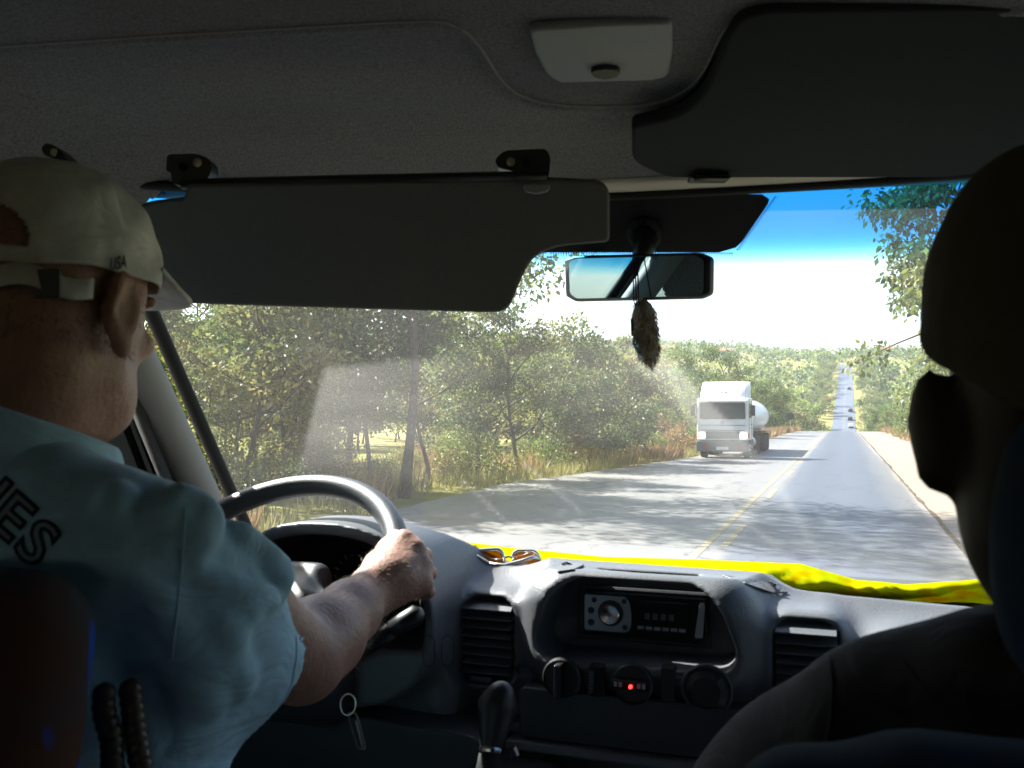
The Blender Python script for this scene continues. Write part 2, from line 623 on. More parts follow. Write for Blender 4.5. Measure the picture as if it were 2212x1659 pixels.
def road_x(y):
    return np.interp(y, [-400, 130, 344, 643, 800], [-2.0, -2.0, .3, 2.0, 3.0])


def nz(x, y, s, seed=0):
    return mnoise.noise(Vector((x / s + seed * 7.3, y / s - seed * 3.1, seed * 1.7)))


def ground_h(x, y):
    dx = abs(x - float(road_x(y)))
    s = math.hypot(x + 2, max(y, 0)) if y > 0 else 0
    a = float(prof(y)); b = float(prof(s))
    w = min(max((dx - 15) / 60, 0), 1)
    h = a * (1 - w) + b * w
    if y > 60 and x < -30:
        h += 16 * min((y - 60) / 240, 1) * min((-30 - x) / 140, 1) * (.75 + .5 * nz(x, y, 120, 21))
    w2 = min(max((dx - 9) / 40, 0), 1)
    h += w2 * (2.2 * nz(x, y, 70) + .7 * nz(x, y, 17, 2))
    if dx < 10.5:
        h -= .10 * min((10.5 - dx) / 1.2, 1)
    else:
        h += .12 * nz(x, y, 3.1, 4) * min((dx - 10.5) / 3, 1)
    return h


def Gp(px, py):
    """ground point of a pixel on the flat near road"""
    r = ray(px, py)
    return E0 + r * (-EYE / r[2])


def land_material():
    m, N, L = new_mat('grassland_soil')
    b = N['Principled BSDF']; b.inputs['Roughness'].default_value = 1; b.inputs['Specular IOR Level'].default_value = 0
    tc = N.new('ShaderNodeTexCoord')
    n1 = N.new('ShaderNodeTexNoise'); n1.inputs['Scale'].default_value = .035; n1.inputs['Detail'].default_value = 5
    n2 = N.new('ShaderNodeTexNoise'); n2.inputs['Scale'].default_value = .9; n2.inputs['Detail'].default_value = 6
    r1 = N.new('ShaderNodeValToRGB'); e = r1.color_ramp.elements
    e[0].position = .38; e[0].color = (.105, .15, .028, 1); e[1].position = .62; e[1].color = (.26, .22, .09, 1)
    r2 = N.new('ShaderNodeValToRGB'); e = r2.color_ramp.elements
    e[0].position = .3; e[0].color = (.11, .12, .035, 1); e[1].position = .7; e[1].color = (.30, .21, .11, 1)
    mx = N.new('ShaderNodeMix'); mx.data_type = 'RGBA'; mx.inputs['Factor'].default_value = .45
    L.new(tc.outputs['Object'], n1.inputs[0]); L.new(tc.outputs['Object'], n2.inputs[0])
    L.new(n1.outputs['Fac'], r1.inputs[0]); L.new(n2.outputs['Fac'], r2.inputs[0])
    L.new(r1.outputs[0], mx.inputs['A']); L.new(r2.outputs[0], mx.inputs['B']); L.new(mx.outputs['Result'], b.inputs['Base Color'])
    return m


xs = np.unique(np.concatenate([np.linspace(-2500, -400, 12), np.linspace(-400, -80, 33), np.linspace(-80, -20, 25), np.linspace(-20, 14, 57),
                               np.linspace(14, 60, 19), np.linspace(60, 400, 28), np.linspace(400, 2500, 12)]))
ys = np.unique(np.concatenate([np.linspace(-400, -10, 8), np.linspace(-10, 80, 46), np.linspace(80, 420, 86), np.linspace(420, 1000, 60), np.linspace(1000, 2900, 20)]))
gv = np.array([[x, y, ground_h(x, y)] for y in ys for x in xs])
nx_, ny_ = len(xs), len(ys)
ii = (np.arange(ny_ - 1)[:, None] * nx_ + np.arange(nx_ - 1)[None]).ravel()
gme = np_mesh('ground', gv, 4, np.stack([ii, ii + 1, ii + nx_ + 1, ii + nx_], 1))
tag(link('ground', gme, land_material()), kind='structure')


# ------------------------------------------------------------------ road
def across_attr(me, vals):
    a = me.attributes.new('across', 'FLOAT', 'POINT')
    a.data.foreach_set('value', np.asarray(vals, np.float32))


def strip(name, ya, yb, step, xa, xb, n, dz, material, jag=None, parent=None):
    yy = np.arange(ya, yb + step * .5, step)
    V, A = [], []
    for y in yy:
        for i in range(n + 1):
            t = i / n
            x0 = xa(y) if callable(xa) else xa
            x1 = xb(y) if callable(xb) else xb
            if jag: x0 += jag(y, 0); x1 += jag(y, 1)
            x = x0 + (x1 - x0) * t
            V.append((x + float(road_x(y)) + 2, y, float(prof(y)) + dz)); A.append(x)
    m_ = len(yy)
    ii = (np.arange(m_ - 1)[:, None] * (n + 1) + np.arange(n)[None]).ravel()
    me = np_mesh(name, V, 4, np.stack([ii, ii + 1, ii + n + 2, ii + n + 1], 1))
    across_attr(me, A)
    return link(name, me, material, parent)


def asphalt():
    m, N, L = new_mat('worn_asphalt')
    b = N['Principled BSDF']; b.inputs['Roughness'].default_value = .62; b.inputs['Specular IOR Level'].default_value = .45
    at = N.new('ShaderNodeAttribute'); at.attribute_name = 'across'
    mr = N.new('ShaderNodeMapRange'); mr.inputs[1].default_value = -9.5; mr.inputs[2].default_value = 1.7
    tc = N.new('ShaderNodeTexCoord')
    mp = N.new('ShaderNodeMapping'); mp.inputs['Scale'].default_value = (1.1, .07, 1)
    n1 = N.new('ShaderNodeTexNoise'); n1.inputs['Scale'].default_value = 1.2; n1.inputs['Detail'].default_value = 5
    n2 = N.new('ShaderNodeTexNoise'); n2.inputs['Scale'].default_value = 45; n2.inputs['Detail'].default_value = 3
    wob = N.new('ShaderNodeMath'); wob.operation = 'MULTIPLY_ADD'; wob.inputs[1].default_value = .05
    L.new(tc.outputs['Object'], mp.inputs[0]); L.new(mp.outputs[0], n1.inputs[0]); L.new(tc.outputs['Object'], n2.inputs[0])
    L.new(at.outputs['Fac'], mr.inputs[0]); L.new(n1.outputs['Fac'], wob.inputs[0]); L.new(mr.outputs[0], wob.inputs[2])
    rp = N.new('ShaderNodeValToRGB'); E = rp.color_ramp.elements
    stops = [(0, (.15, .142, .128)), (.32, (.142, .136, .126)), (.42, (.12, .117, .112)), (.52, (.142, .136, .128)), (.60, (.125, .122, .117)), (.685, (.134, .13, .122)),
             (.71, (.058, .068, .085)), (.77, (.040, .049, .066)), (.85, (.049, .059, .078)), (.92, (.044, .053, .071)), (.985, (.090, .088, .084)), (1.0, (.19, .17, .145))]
    while len(E) < len(stops): E.new(.5)
    for i, (p_, c_) in enumerate(stops):
        E[i].position = p_; E[i].color = (*c_, 1)
    sub = N.new('ShaderNodeMath'); sub.operation = 'SUBTRACT'; sub.inputs[1].default_value = .025
    L.new(wob.outputs[0], sub.inputs[0]); L.new(sub.outputs[0], rp.inputs[0])
    mx = N.new('ShaderNodeMix'); mx.data_type = 'RGBA'; mx.blend_type = 'MULTIPLY'; mx.inputs['Factor'].default_value = .55
    r2 = N.new('ShaderNodeValToRGB'); r2.color_ramp.elements[0].position = .3; r2.color_ramp.elements[1].position = .62
    r2.color_ramp.elements[0].color = (.55, .55, .55, 1); r2.color_ramp.elements[1].color = (1.15, 1.15, 1.15, 1)
    L.new(n2.outputs['Fac'], r2.inputs[0]); L.new(rp.outputs[0], mx.inputs['A']); L.new(r2.outputs[0], mx.inputs['B'])
    sy = N.new('ShaderNodeSeparateXYZ'); L.new(tc.outputs['Object'], sy.inputs[0])
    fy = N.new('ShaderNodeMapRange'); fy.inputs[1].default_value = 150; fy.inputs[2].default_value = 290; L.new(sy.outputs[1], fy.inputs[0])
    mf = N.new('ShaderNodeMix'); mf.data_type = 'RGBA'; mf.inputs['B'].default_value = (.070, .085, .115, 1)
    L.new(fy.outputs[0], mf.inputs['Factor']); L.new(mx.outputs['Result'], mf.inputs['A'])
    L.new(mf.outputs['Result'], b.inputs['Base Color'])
    # fine cracks
    nd = N.new('ShaderNodeTexNoise'); nd.inputs['Scale'].default_value = 1.1; nd.inputs['Detail'].default_value = 4; L.new(tc.outputs['Object'], nd.inputs[0])
    vx = N.new('ShaderNodeVectorMath'); vx.operation = 'MULTIPLY_ADD'; vx.inputs[1].default_value = (.9, .9, 0); L.new(nd.outputs['Color'], vx.inputs[0])
    vs_ = N.new('ShaderNodeMapping'); vs_.inputs['Scale'].default_value = (.55, .22, 1); L.new(tc.outputs['Object'], vs_.inputs[0]); L.new(vs_.outputs[0], vx.inputs[2])
    vo = N.new('ShaderNodeTexVoronoi'); vo.feature = 'DISTANCE_TO_EDGE'; vo.inputs['Scale'].default_value = 1; L.new(vx.outputs[0], vo.inputs['Vector'])
    cr = N.new('ShaderNodeMapRange'); cr.inputs[1].default_value = .004; cr.inputs[2].default_value = .016; cr.inputs[3].default_value = .55; cr.inputs[4].default_value = 1; L.new(vo.outputs['Distance'], cr.inputs[0])
    mc_ = N.new('ShaderNodeMix'); mc_.data_type = 'RGBA'; mc_.blend_type = 'MULTIPLY'; mc_.inputs['Factor'].default_value = 1
    L.new(mf.outputs['Result'], mc_.inputs['A']); L.new(cr.outputs[0], mc_.inputs['B']); L.new(mc_.outputs['Result'], b.inputs['Base Color'])
    bp = N.new('ShaderNodeBump'); bp.inputs['Strength'].default_value = .4; bp.inputs['Distance'].default_value = .008
    L.new(n2.outputs['Fac'], bp.inputs['Height']); L.new(bp.outputs[0], b.inputs['Normal'])
    return m


def left_edge(y):
    return np.interp(y, [-30, 12, 20, 27, 35, 46, 60, 90, 700], [-8.6, -8.8, -9.4, -9.6, -8.4, -7.0, -6.4, -6.0, -5.9]) + .18 * nz(0, y, 4, 3)


M['asphalt'] = asphalt()
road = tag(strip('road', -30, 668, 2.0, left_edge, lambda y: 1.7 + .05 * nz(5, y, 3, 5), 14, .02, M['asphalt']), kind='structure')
M['line'] = mat('worn_yellow_line', (.27, .215, .12), .7, .3, col2=(.16, .145, .11), scale=6)
strip('solid_line', -5, 660, 3, -2.16, -2.03, 1, .026, M['line'], parent=road)
y0 = -3.0
k = 0
while y0 < 300:
    o_ = strip('dash_line', y0, y0 + 3.0, 1.0, -1.86, -1.73, 1, .026, M['line'], parent=road)
    y0 += 9.0 if y0 < 150 else 12
M['gravel'] = mat('pale_gravel', (.16, .132, .098), .95, .1, col2=(.25, .215, .17), scale=9, bump=.8, bscale=60)
sh = tag(strip('shoulder', -20, 330, 1.0, lambda y: 1.72, lambda y: 6.6 + 1.2 * nz(9, y, 7, 2) + (2.0 if 50 < y < 72 else 0), 8, -.02, M['gravel']), kind='structure')
M['dirt'] = mat('dark_soil', (.055, .042, .03), 1, .05, col2=(.14, .11, .07), scale=5)
strip('edge_crack', -10, 120, .4, 1.69, 1.755, 1, .027, M['dirt'], parent=sh, jag=lambda y, i: .045 * nz(i * 4, y, .8, 8) + (.10 * max(0, nz(i, y, 1.7, 3)) if i else 0))
for (pa, pb) in (((2085, 1115), (2150, 1128)), ((2045, 1063), (2095, 1072)), ((2105, 1170), (2190, 1182)), ((1990, 1006), (2030, 1012))):
    a_, b_ = Gp(*pa), Gp(*pb)
    c_ = MB()
    n_ = 9
    rows = []
    for i in range(n_ + 1):
        t = i / n_
        q = a_ * (1 - t) + b_ * t
        w_ = .035 * (.6 + abs(nz(q[0], q[1], .3, 6))) * (1 - .5 * t)
        j = .12 * nz(q[0], q[1], .5, 9)
        rows.append([(q[0], q[1] + j - w_, -.018), (q[0], q[1] + j + w_, -.018)])
    c_.grid(rows)
    c_.build('ground_crack', M['dirt'], sh)


# ------------------------------------------------------------------ plants
GREENS = [(.035, .065, .016), (.085, .135, .028), (.155, .195, .042), (.25, .255, .075)]
OLIVE = [(.055, .080, .024), (.12, .145, .038), (.20, .20, .058), (.30, .24, .09)]
DRY = [(.10, .085, .03), (.17, .12, .045), (.26, .16, .07), (.32, .22, .10)]
M['leaf'] = leaf_mat('green_leaves', GREENS)
M['leaf_olive'] = leaf_mat('olive_leaves', OLIVE)
M['leaf_dry'] = leaf_mat('dry_leaves', DRY, .35)
M['bark'] = mat('grey_brown_bark', (.05, .040, .031), .95, .1, col2=(.105, .085, .068), scale=9, bump=.6, bscale=30)


def leaf_mesh(name, pts, dirs, size, tones, seed=0, width=.5, aspect_var=.4):
    g = np.random.default_rng(seed)
    n = len(pts)
    d = dirs / (np.linalg.norm(dirs, axis=1, keepdims=True) + 1e-9)
    s = np.cross(d, g.normal(size=(n, 3)))
    s /= np.linalg.norm(s, axis=1, keepdims=True) + 1e-9
    l = (size * (1 + aspect_var * g.uniform(-1, 1, n)))[:, None]
    w = l * width
    nrm = np.cross(d, s)
    V = np.stack([pts, pts + d * l * .5 + s * w * .5 + nrm * w * .15, pts + d * l, pts + d * l * .5 - s * w * .5 + nrm * w * .15], 1).reshape(-1, 3)
    me = np_mesh(name, V, 4, np.arange(4 * n))
    a = me.attributes.new('tone', 'FLOAT', 'POINT')
    a.data.foreach_set('value', np.repeat(np.clip(tones, 0, 1), 4).astype(np.float32))
    return me


def grow(seed, H, tr, n_limbs, spread, start=.35, elev=(25, 60), nleaf=6000, leaf=.13, clump=.45, lean=(0, 0), droop=.25, sub=4, flat=.7, fork=0):
    """trunk mesh builder and crown leaf arrays of one tree"""
    g = np.random.default_rng(seed)
    tb = MB()
    tips = []
    p = np.array([0, 0, -.25]); path = [p.copy()]
    nseg = 7
    dirv = np.array([lean[0], lean[1], 1.0])
    for i in range(nseg):
        dirv = dirv + np.append(g.normal(0, .10, 2), 0)
        p = p + dirv / np.linalg.norm(dirv) * H * .85 / nseg
        path.append(p.copy())
    path = np.array(path)
    tb.tube(path, [tr * (1 - .8 * (i / nseg) ** .8) * (1.35 if i == 0 else 1) for i in range(nseg + 1)], n=7)

    def at(t):
        x = t * nseg; i = min(int(x), nseg - 1)
        return path[i] + (path[i + 1] - path[i]) * (x - i)
    for j in range(n_limbs):
        t = start + (1 - start) * (j + g.uniform(0, .8)) / n_limbs
        az = j * 2.4 + g.uniform(-.5, .5)
        el = R(g.uniform(*elev)) * (.7 + .5 * t)
        L_ = spread * (1.15 - .55 * t) * g.uniform(.75, 1.2)
        a = at(min(t, 1))
        d0 = np.array([math.cos(az) * math.cos(el), math.sin(az) * math.cos(el), math.sin(el)])
        pts = [a]
        q = a.copy(); dd = d0.copy()
        for i in range(4):
            dd = dd + g.normal(0, .16, 3) + np.array([0, 0, .06 - droop * .12 * i])
            dd /= np.linalg.norm(dd)
            q = q + dd * L_ / 4
            pts.append(q.copy())
        r0 = tr * .5 * (1.1 - .6 * t)
        tb.tube(pts, [r0 * (1 - .2 * i) + .006 for i in range(5)], n=5, cap=False)
        for i in range(sub):
            f = g.uniform(.35, 1.0); ix = min(int(f * 4), 3)
            b = pts[ix] + (pts[ix + 1] - pts[ix]) * (f * 4 - ix)
            sd = d0 * .5 + g.normal(0, .7, 3) + np.array([0, 0, .25 - droop * .3]); sd /= np.linalg.norm(sd)
            sl = L_ * g.uniform(.3, .55)
            e = b + sd * sl; mid = (b + e) / 2 + g.normal(0, .05, 3) * sl
            tb.tube([b, mid, e], [r0 * .4 + .004, r0 * .25 + .003, .004], n=4, cap=False)
            tips += [mid * .35 + e * .65, e]
        tips.append(pts[-1])
    tips = np.array(tips)
    nc = len(tips)
    sz = g.uniform(.6, 1.35, nc)
    pk = sz ** 2; pk /= pk.sum()
    ci = g.choice(nc, nleaf, p=pk)
    off = g.normal(0, 1, (nleaf, 3)); off /= np.linalg.norm(off, axis=1, keepdims=True)
    off *= (g.uniform(0, 1, nleaf) ** .5)[:, None]
    pts = tips[ci] + off * (clump * sz[ci])[:, None] * np.array([1.15, 1.15, flat])
    dirs = off + g.normal(0, .7, (nleaf, 3)) - np.array([0, 0, droop])
    ctone = g.uniform(.05, .85, nc)
    tones = ctone[ci] + g.normal(0, .13, nleaf)
    me = leaf_mesh('crown', pts, dirs, leaf, tones, seed)
    return tb, me


def bush_mesh(seed, rx, rz, nleaf, leaf, droop=0.1):
    g = np.random.default_rng(seed)
    nc = 26
    a = g.uniform(0, 2 * math.pi, nc); r_ = rx * np.sqrt(g.uniform(0, 1, nc))
    tips = np.stack([np.cos(a) * r_, np.sin(a) * r_, rz * (.25 + .6 * g.uniform(0, 1, nc)) * (1.1 - .5 * (r_ / rx) ** 2)], 1)
    tb = MB()
    for t in tips:
        tb.tube([(t[0] * .15, t[1] * .15, -.1), (t[0] * .6, t[1] * .6, t[2] * .55), tuple(t)], [.03, .02, .006], n=4, cap=False)
    ci = g.integers(0, nc, nleaf)
    off = g.normal(0, 1, (nleaf, 3)); off /= np.linalg.norm(off, axis=1, keepdims=True)
    off *= (g.uniform(0, 1, nleaf) ** .45)[:, None]
    pts = tips[ci] + off * np.array([rx * .34, rx * .34, rz * .24])
    pts[:, 2] = np.abs(pts[:, 2])
    dirs = off + g.normal(0, .7, (nleaf, 3)) + np.array([0, 0, .2 - droop])
    tones = g.uniform(.2, .8, nc)[ci] + g.normal(0, .13, nleaf)
    return tb, leaf_mesh('foliage', pts, dirs, leaf, tones, seed)


class Plant:
    """a kind of plant: stem and leaf meshes shared by all copies"""
    def __init__(s, kind, tb, lm, leafm):
        s.kind = kind
        s.tm = tb.mesh(kind + '_stem'); s.tm.materials.append(M['bark'])
        s.tm.polygons.foreach_set('use_smooth', np.ones(len(s.tm.polygons), bool))
        s.lm = lm; s.lm.materials.append(leafm)
        s.names = ('stem', 'foliage') if kind.endswith('bush') else ('trunk', 'crown')

    def place(s, x, y, rot, sc, label, group=None, z=None, leafm=None, name=None):
        e = empty(name or s.kind, (x, y, ground_h(x, y) - .03 if z is None else z), label, 'bush' if s.kind.endswith('bush') else 'tree', group)
        e.rotation_euler.z = rot
        e.scale = (sc, sc, sc) if not hasattr(sc, '__len__') else sc
        for nm, me in zip(s.names, (s.tm, s.lm)):
            o = bpy.data.objects.new(nm, me); COL.objects.link(o); o.parent = e
        return e


PL = {}
for i in range(5):
    PL['airy', i] = Plant('roadside_tree', *grow(20 + i, 8.2, .075 + .012 * i, 11, 2.8, .26, (10, 55), 8200, .155, .54, (random.uniform(-.08, .08), random.uniform(-.08, .08)), .2, 5), M['leaf_olive'] if i % 2 else M['leaf'])
PL['big'] = Plant('roadside_tree', *grow(55, 15.0, .15, 14, 5.2, .34, (15, 50), 14000, .20, .95, (.03, .02), .25, 6), M['leaf'])
for i in range(4):
    PL['low', i] = Plant('roadside_tree', *grow(40 + i, 5.6, .08, 9, 2.5, .15, (5, 55), 7800, .17, .56, (0, 0), .2, 5), (M['leaf'], M['leaf_olive'], M['leaf'], M['leaf_olive'])[i])
PL['bare'] = Plant('roadside_tree', *grow(66, 6.0, .09, 9, 2.4, .3, (20, 65), 1300, .13, .5, (.05, 0), .1, 5), M['leaf_dry'])
PL['droop'] = Plant('overhanging_tree', *grow(71, 11.0, .20, 18, 5.0, .20, (-5, 45), 14000, .22, .62, (-.05, 0), .9, 6, .9), M['leaf_olive'])
for i in range(3):
    PL['bush', i] = Plant('roadside_bush', *bush_mesh(80 + i, 1.5, 2.3, 2600, .14), (M['leaf'], M['leaf_olive'], M['leaf_dry'])[i])
for i in range(3):
    PL['mid', i] = Plant('hillside_tree', *grow(90 + i, 7.0, .16, 8, 3.2, .25, (10, 55), 1500, .42, .95, (0, 0), .2, 3), (M['leaf'], M['leaf_olive'], M['leaf'])[i])

# --- near left row, trunk feet read from the picture
near = [  # px, py of the foot, kind, scale, label
    (908, 1068, 'big', 1.0, 'tallest roadside tree with thick dark leaning trunk beyond the steering wheel'),
    (838, 1062, ('airy', 0), 1.05, 'thin straight trunk tree just beside the thick dark trunk'),
    (1062, 1040, ('airy', 2), .86, 'slim dark trunk tree between the thick trunk and the truck'),
    (1146, 1030, ('airy', 3), .80, 'slender tree with forked trunk at the pale roadside verge'),
    (962, 1050, ('airy', 1), .9, 'thin leafy tree right behind the thick dark trunk'),
    (790, 1050, ('airy', 4), 1.0, 'leafy tree seen through the pale patch on the windscreen'),
    (560, 1085, ('airy', 1), 1.0, 'yellow green tree beside the windscreen pillar'),
    (660, 1062, ('airy', 3), 1.08, 'tall thin tree over the top of the steering wheel rim'),
    (470, 1060, ('airy', 0), .95, 'leftmost leafy tree against the dark windscreen pillar'),
    (1215, 1012, ('low', 1), 1.05, 'low olive tree in the row under the mirror charm'),
    (1300, 1002, ('low', 0), 1.0, 'rounded bushy tree by the verge left of the truck'),
    (1375, 992, ('low', 3), .98, 'pale dry looking tree nearest the truck cab'),
]
for i, (px, py, kd, sc, lab) in enumerate(near):
    q = Gp(px, py)
    PL[kd].place(q[0] - .5, q[1], i * 1.9 + .4, sc, lab, 'trees of the left roadside row')
# --- filling of that row
cnt = 0
g_ = np.random.default_rng(5)
for i in range(64):
    y = g_.uniform(9, 78); x = -g_.uniform(13.2, 18 + y * .3)
    tall = y < 37
    kd = ('airy', i % 5) if tall else ('low', i % 4)
    if i % 9 == 4: kd = 'bare'
    PL[kd].place(x, y, g_.uniform(0, 6), g_.uniform(.8, 1.12) if tall else g_.uniform(.85, 1.15), 'green tree standing in the thicket behind the left roadside row', 'thicket trees left of the road')
for i in range(44):
    y = 10 + i * 1.55 + g_.uniform(-.6, .6); x = float(left_edge(y)) - g_.uniform(1.2, 6.5)
    if 15 < y < 27 and x > -12.5: x -= 3
    PL['bush', i % 3].place(x, y, g_.uniform(0, 6), g_.uniform(.45, .95), 'low scrubby bush at the foot of the left roadside trees', 'bushes at the foot of the left trees')
# --- round the truck
for (x, y, kd, sc, lab) in ((-13.5, 84, ('airy', 2), 1.15, 'bare limbed crown rising behind the truck cab'), (-11, 98, ('airy', 4), 1.1, 'leafy tree rising over the truck roof fairing'),
                            (-16, 74, ('airy', 1), 1.05, 'tree left of the truck with open sky over it'), (-9.4, 116, ('low', 2), 1.2, 'dense tree at the verge beyond the tanker'),
                            (-9.0, 132, ('low', 0), 1.3, 'dark dense tree beside the road sign')):
    PL[kd].place(x, y, x * 3, sc, lab, 'trees about the truck')
for i in range(26):
    y = 58 + i * 4.2; x = -9.3 - g_.uniform(0, 9)
    PL['low', i % 4].place(x, y, g_.uniform(0, 6), g_.uniform(.5, .95), 'green tree along the left verge beyond the tanker', 'verge trees beyond the truck')
for i in range(56):
    y = 160 + i * 8.6; x = float(road_x(y)) - 7.0 - g_.uniform(0, 7)
    PL['mid', i % 3].place(x, y, g_.uniform(0, 6), g_.uniform(.8, 1.35), 'dark tree along the left side of the far road', 'trees on the left of the far road')
# --- right side
PL['droop'].place(5.6, 34, 2.2, 1.12, 'overhanging tree with drooping leaf bunches above the right shoulder', None)
PL['droop'].place(8.6, 45, 4.6, .95, 'second overhanging tree set back from the right shoulder', None)
for i in range(26):
    y = 82 + i * 4.6; x = 6.8 + g_.uniform(0, 9) - min(2.2, (y - 82) * .02)
    (PL['bush', (0, 1, 1)[i % 3]] if i % 2 else PL['low', i % 4]).place(x, y, g_.uniform(0, 6), g_.uniform(.8, 1.7) if i % 2 else g_.uniform(.6, 1.0), 'rounded bush on the bank right of the road', 'bushes of the right bank')
for i in range(12):
    y = 60 + i * 3; x = 10 + g_.uniform(0, 6)
    PL['bush', 2].place(x - 2, y, g_.uniform(0, 6), g_.uniform(.6, 1.1), 'dry orange shrub on the right bank', 'dry shrubs of the right bank')
for i in range(44):
    y = 200 + i * 10; x = float(road_x(y)) + 6.5 + g_.uniform(0, 11)
    PL['mid', i % 3].place(x, y, g_.uniform(0, 6), g_.uniform(.6, 1.2), 'green tree along the right side of the far road', 'trees on the right of the far road')
# --- hillside, tree by tree
for i in range(90):
    a = R(g_.uniform(-34, 9)); d = g_.uniform(130, 620)
    x, y = math.sin(a) * d, math.cos(a) * d
    if abs(x - float(road_x(y))) < 14 or nz(x, y, 60, 11) < -.25: continue
    PL['mid', i % 3].place(x, y, g_.uniform(0, 6), g_.uniform(.8, 1.5), 'tree standing on the far green hillside', 'trees of the far hillside')


# --- far wood, one mass
def far_wood():
    g = np.random.default_rng(33)
    P_, D_, T_ = [], [], []
    n = 0
    while n < 4200:
        a = R(g.uniform(-50, 22)); d = 240 + 1100 * g.uniform() ** 1.3
        x, y = math.sin(a) * d, math.cos(a) * d
        rx_ = float(road_x(y))
        if abs(x - rx_) < (12 if y < 660 else 0): continue
        v = nz(x, y, 75, 11)
        if d < 700 and v < -.22: continue
        if 660 < y < 690 and abs(x - rx_) < 12: continue
        z = ground_h(x, y); r_ = g.uniform(2.4, 4.6); hh = r_ * g.uniform(1.0, 1.6)
        m_ = 46
        o = g.normal(0, 1, (m_, 3)); o /= np.linalg.norm(o, axis=1, keepdims=True)
        o *= (g.uniform(0, 1, m_) ** .4)[:, None]
        P_.append(o * np.array([r_, r_, hh * .75]) + np.array([x, y, z + hh * .85])); D_.append(o + g.normal(0, .6, (m_, 3)))
        T_.append(np.full(m_, g.uniform(.1, .8)) + g.normal(0, .12, m_))
        n += 1
    me = leaf_mesh('distant_wood', np.concatenate(P_), np.concatenate(D_), 1.9, np.concatenate(T_), 3, .7)
    tag(link('distant_wood', me, M['leaf'], smooth=False), 'mass of trees covering the far hills to the skyline', 'woodland', kind='stuff')


far_wood()


def grass(name, spots, mat_, h, label, seed, w=.02):
    g = np.random.default_rng(seed)
    pts = np.array(spots)
    n = len(pts)
    l = h * g.uniform(.5, 1.3, n)
    d = np.stack([g.normal(0, .3, n), g.normal(0, .3, n), np.ones(n)], 1)
    me = leaf_mesh(name, pts, d, h, g.uniform(0, 1, n), seed, w)
    tag(link(name, me, mat_, smooth=False), label, 'grass', kind='stuff')


g_ = np.random.default_rng(15)
S1, S2, S3 = [], [], []
for i in range(26000):
    y = 8 + 62 * g_.uniform() ** 1.1; x = float(left_edge(y)) - .1 - 9 * g_.uniform() ** 1.7
    if nz(x, y, 2.2, 3) < -.12: continue
    (S1 if nz(x, y, 5, 7) + (.25 if y > 36 else -.1) > 0 else S2).append((x, y, ground_h(x, y) - .02))
for i in range(16000):
    y = 60 + 95 * g_.uniform() ** 1.1; x = float(left_edge(y)) - .2 - 6 * g_.uniform() ** 1.5
    if nz(x, y, 3, 3) < -.2: continue
    S1.append((x, y, ground_h(x, y) - .02))
for i in range(16000):
    y = 22 + 110 * g_.uniform() ** 1.3; x = 4.6 + 9 * g_.uniform() ** 1.4
    if nz(x, y, 3, 13) < 0: continue
    (S3 if y < 60 and nz(x, y, 6, 1) > -.1 else S1).append((x, y, ground_h(x, y) - .02))
M['grass_dry'] = leaf_mat('dry_grass_blades', [(.20, .12, .05), (.30, .19, .085), (.40, .27, .13)], .3)
M['grass_pale'] = leaf_mat('pale_grass_blades', [(.16, .16, .04), (.26, .23, .08), (.36, .31, .14)], .3)
grass('dry_grass', S1, M['grass_dry'], .75, 'tall dry orange grass lining the verges', 1, .05)
grass('pale_grass', S2, M['grass_pale'], .5, 'pale yellow green grass under the left roadside trees', 2, .05)
grass('shoulder_grass', S3, M['grass_pale'], .22, 'short pale grass along the right gravel shoulder', 3, .07)

# ================================================================== VEHICLES, SIGN, HOUSES
M['truck_white'] = mat('white_truck_paint', (.80, .80, .79), .35, .5, var=.08, scale=1.6)
M['truck_grey'] = mat('grey_bumper_paint', (.13, .15, .145), .5, .5)
M['tank'] = mat('pale_tank_shell', (.70, .70, .71), .3, .5, var=.06, scale=2)
M['tyre'] = mat('tyre_rubber', (.022, .022, .023), .85, .2)
M['rim'] = mat('wheel_rim', (.35, .35, .36), .4, .5, metal=.6)
M['red'] = mat('red_plastic', (.45, .03, .02), .35, .5)
M['orange'] = mat('orange_lens', (.75, .22, .04), .3, .5)


def emit(name, col, s):
    m, N, L = new_mat(name)
    b = N['Principled BSDF']
    b.inputs['Base Color'].default_value = (*col, 1)
    b.inputs['Emission Color'].default_value = (*col, 1)
    b.inputs['Emission Strength'].default_value = s
    return m


M['lamp'] = emit('lit_headlamp', (1, .86, .7), 1.6)


def wheel_at(parent, c, r, w, name='wheel'):
    m = MB()
    m.lathe([(r * .62, -w / 2), (r * .92, -w / 2), (r, -w * .36), (r, w * .36), (r * .92, w / 2), (r * .62, w / 2)], c, (1, 0, 0), 24)
    o = m.build(name, M['tyre'], parent, smooth=False)
    h = MB()
    h.lathe([(r * .60, -w * .44), (r * .5, -w * .30), (r * .2, -w * .40), (r * .2, w * .40), (r * .5, w * .30), (r * .60, w * .44)], c, (1, 0, 0), 18)
    h.build('rim', M['rim'], o)
    return o


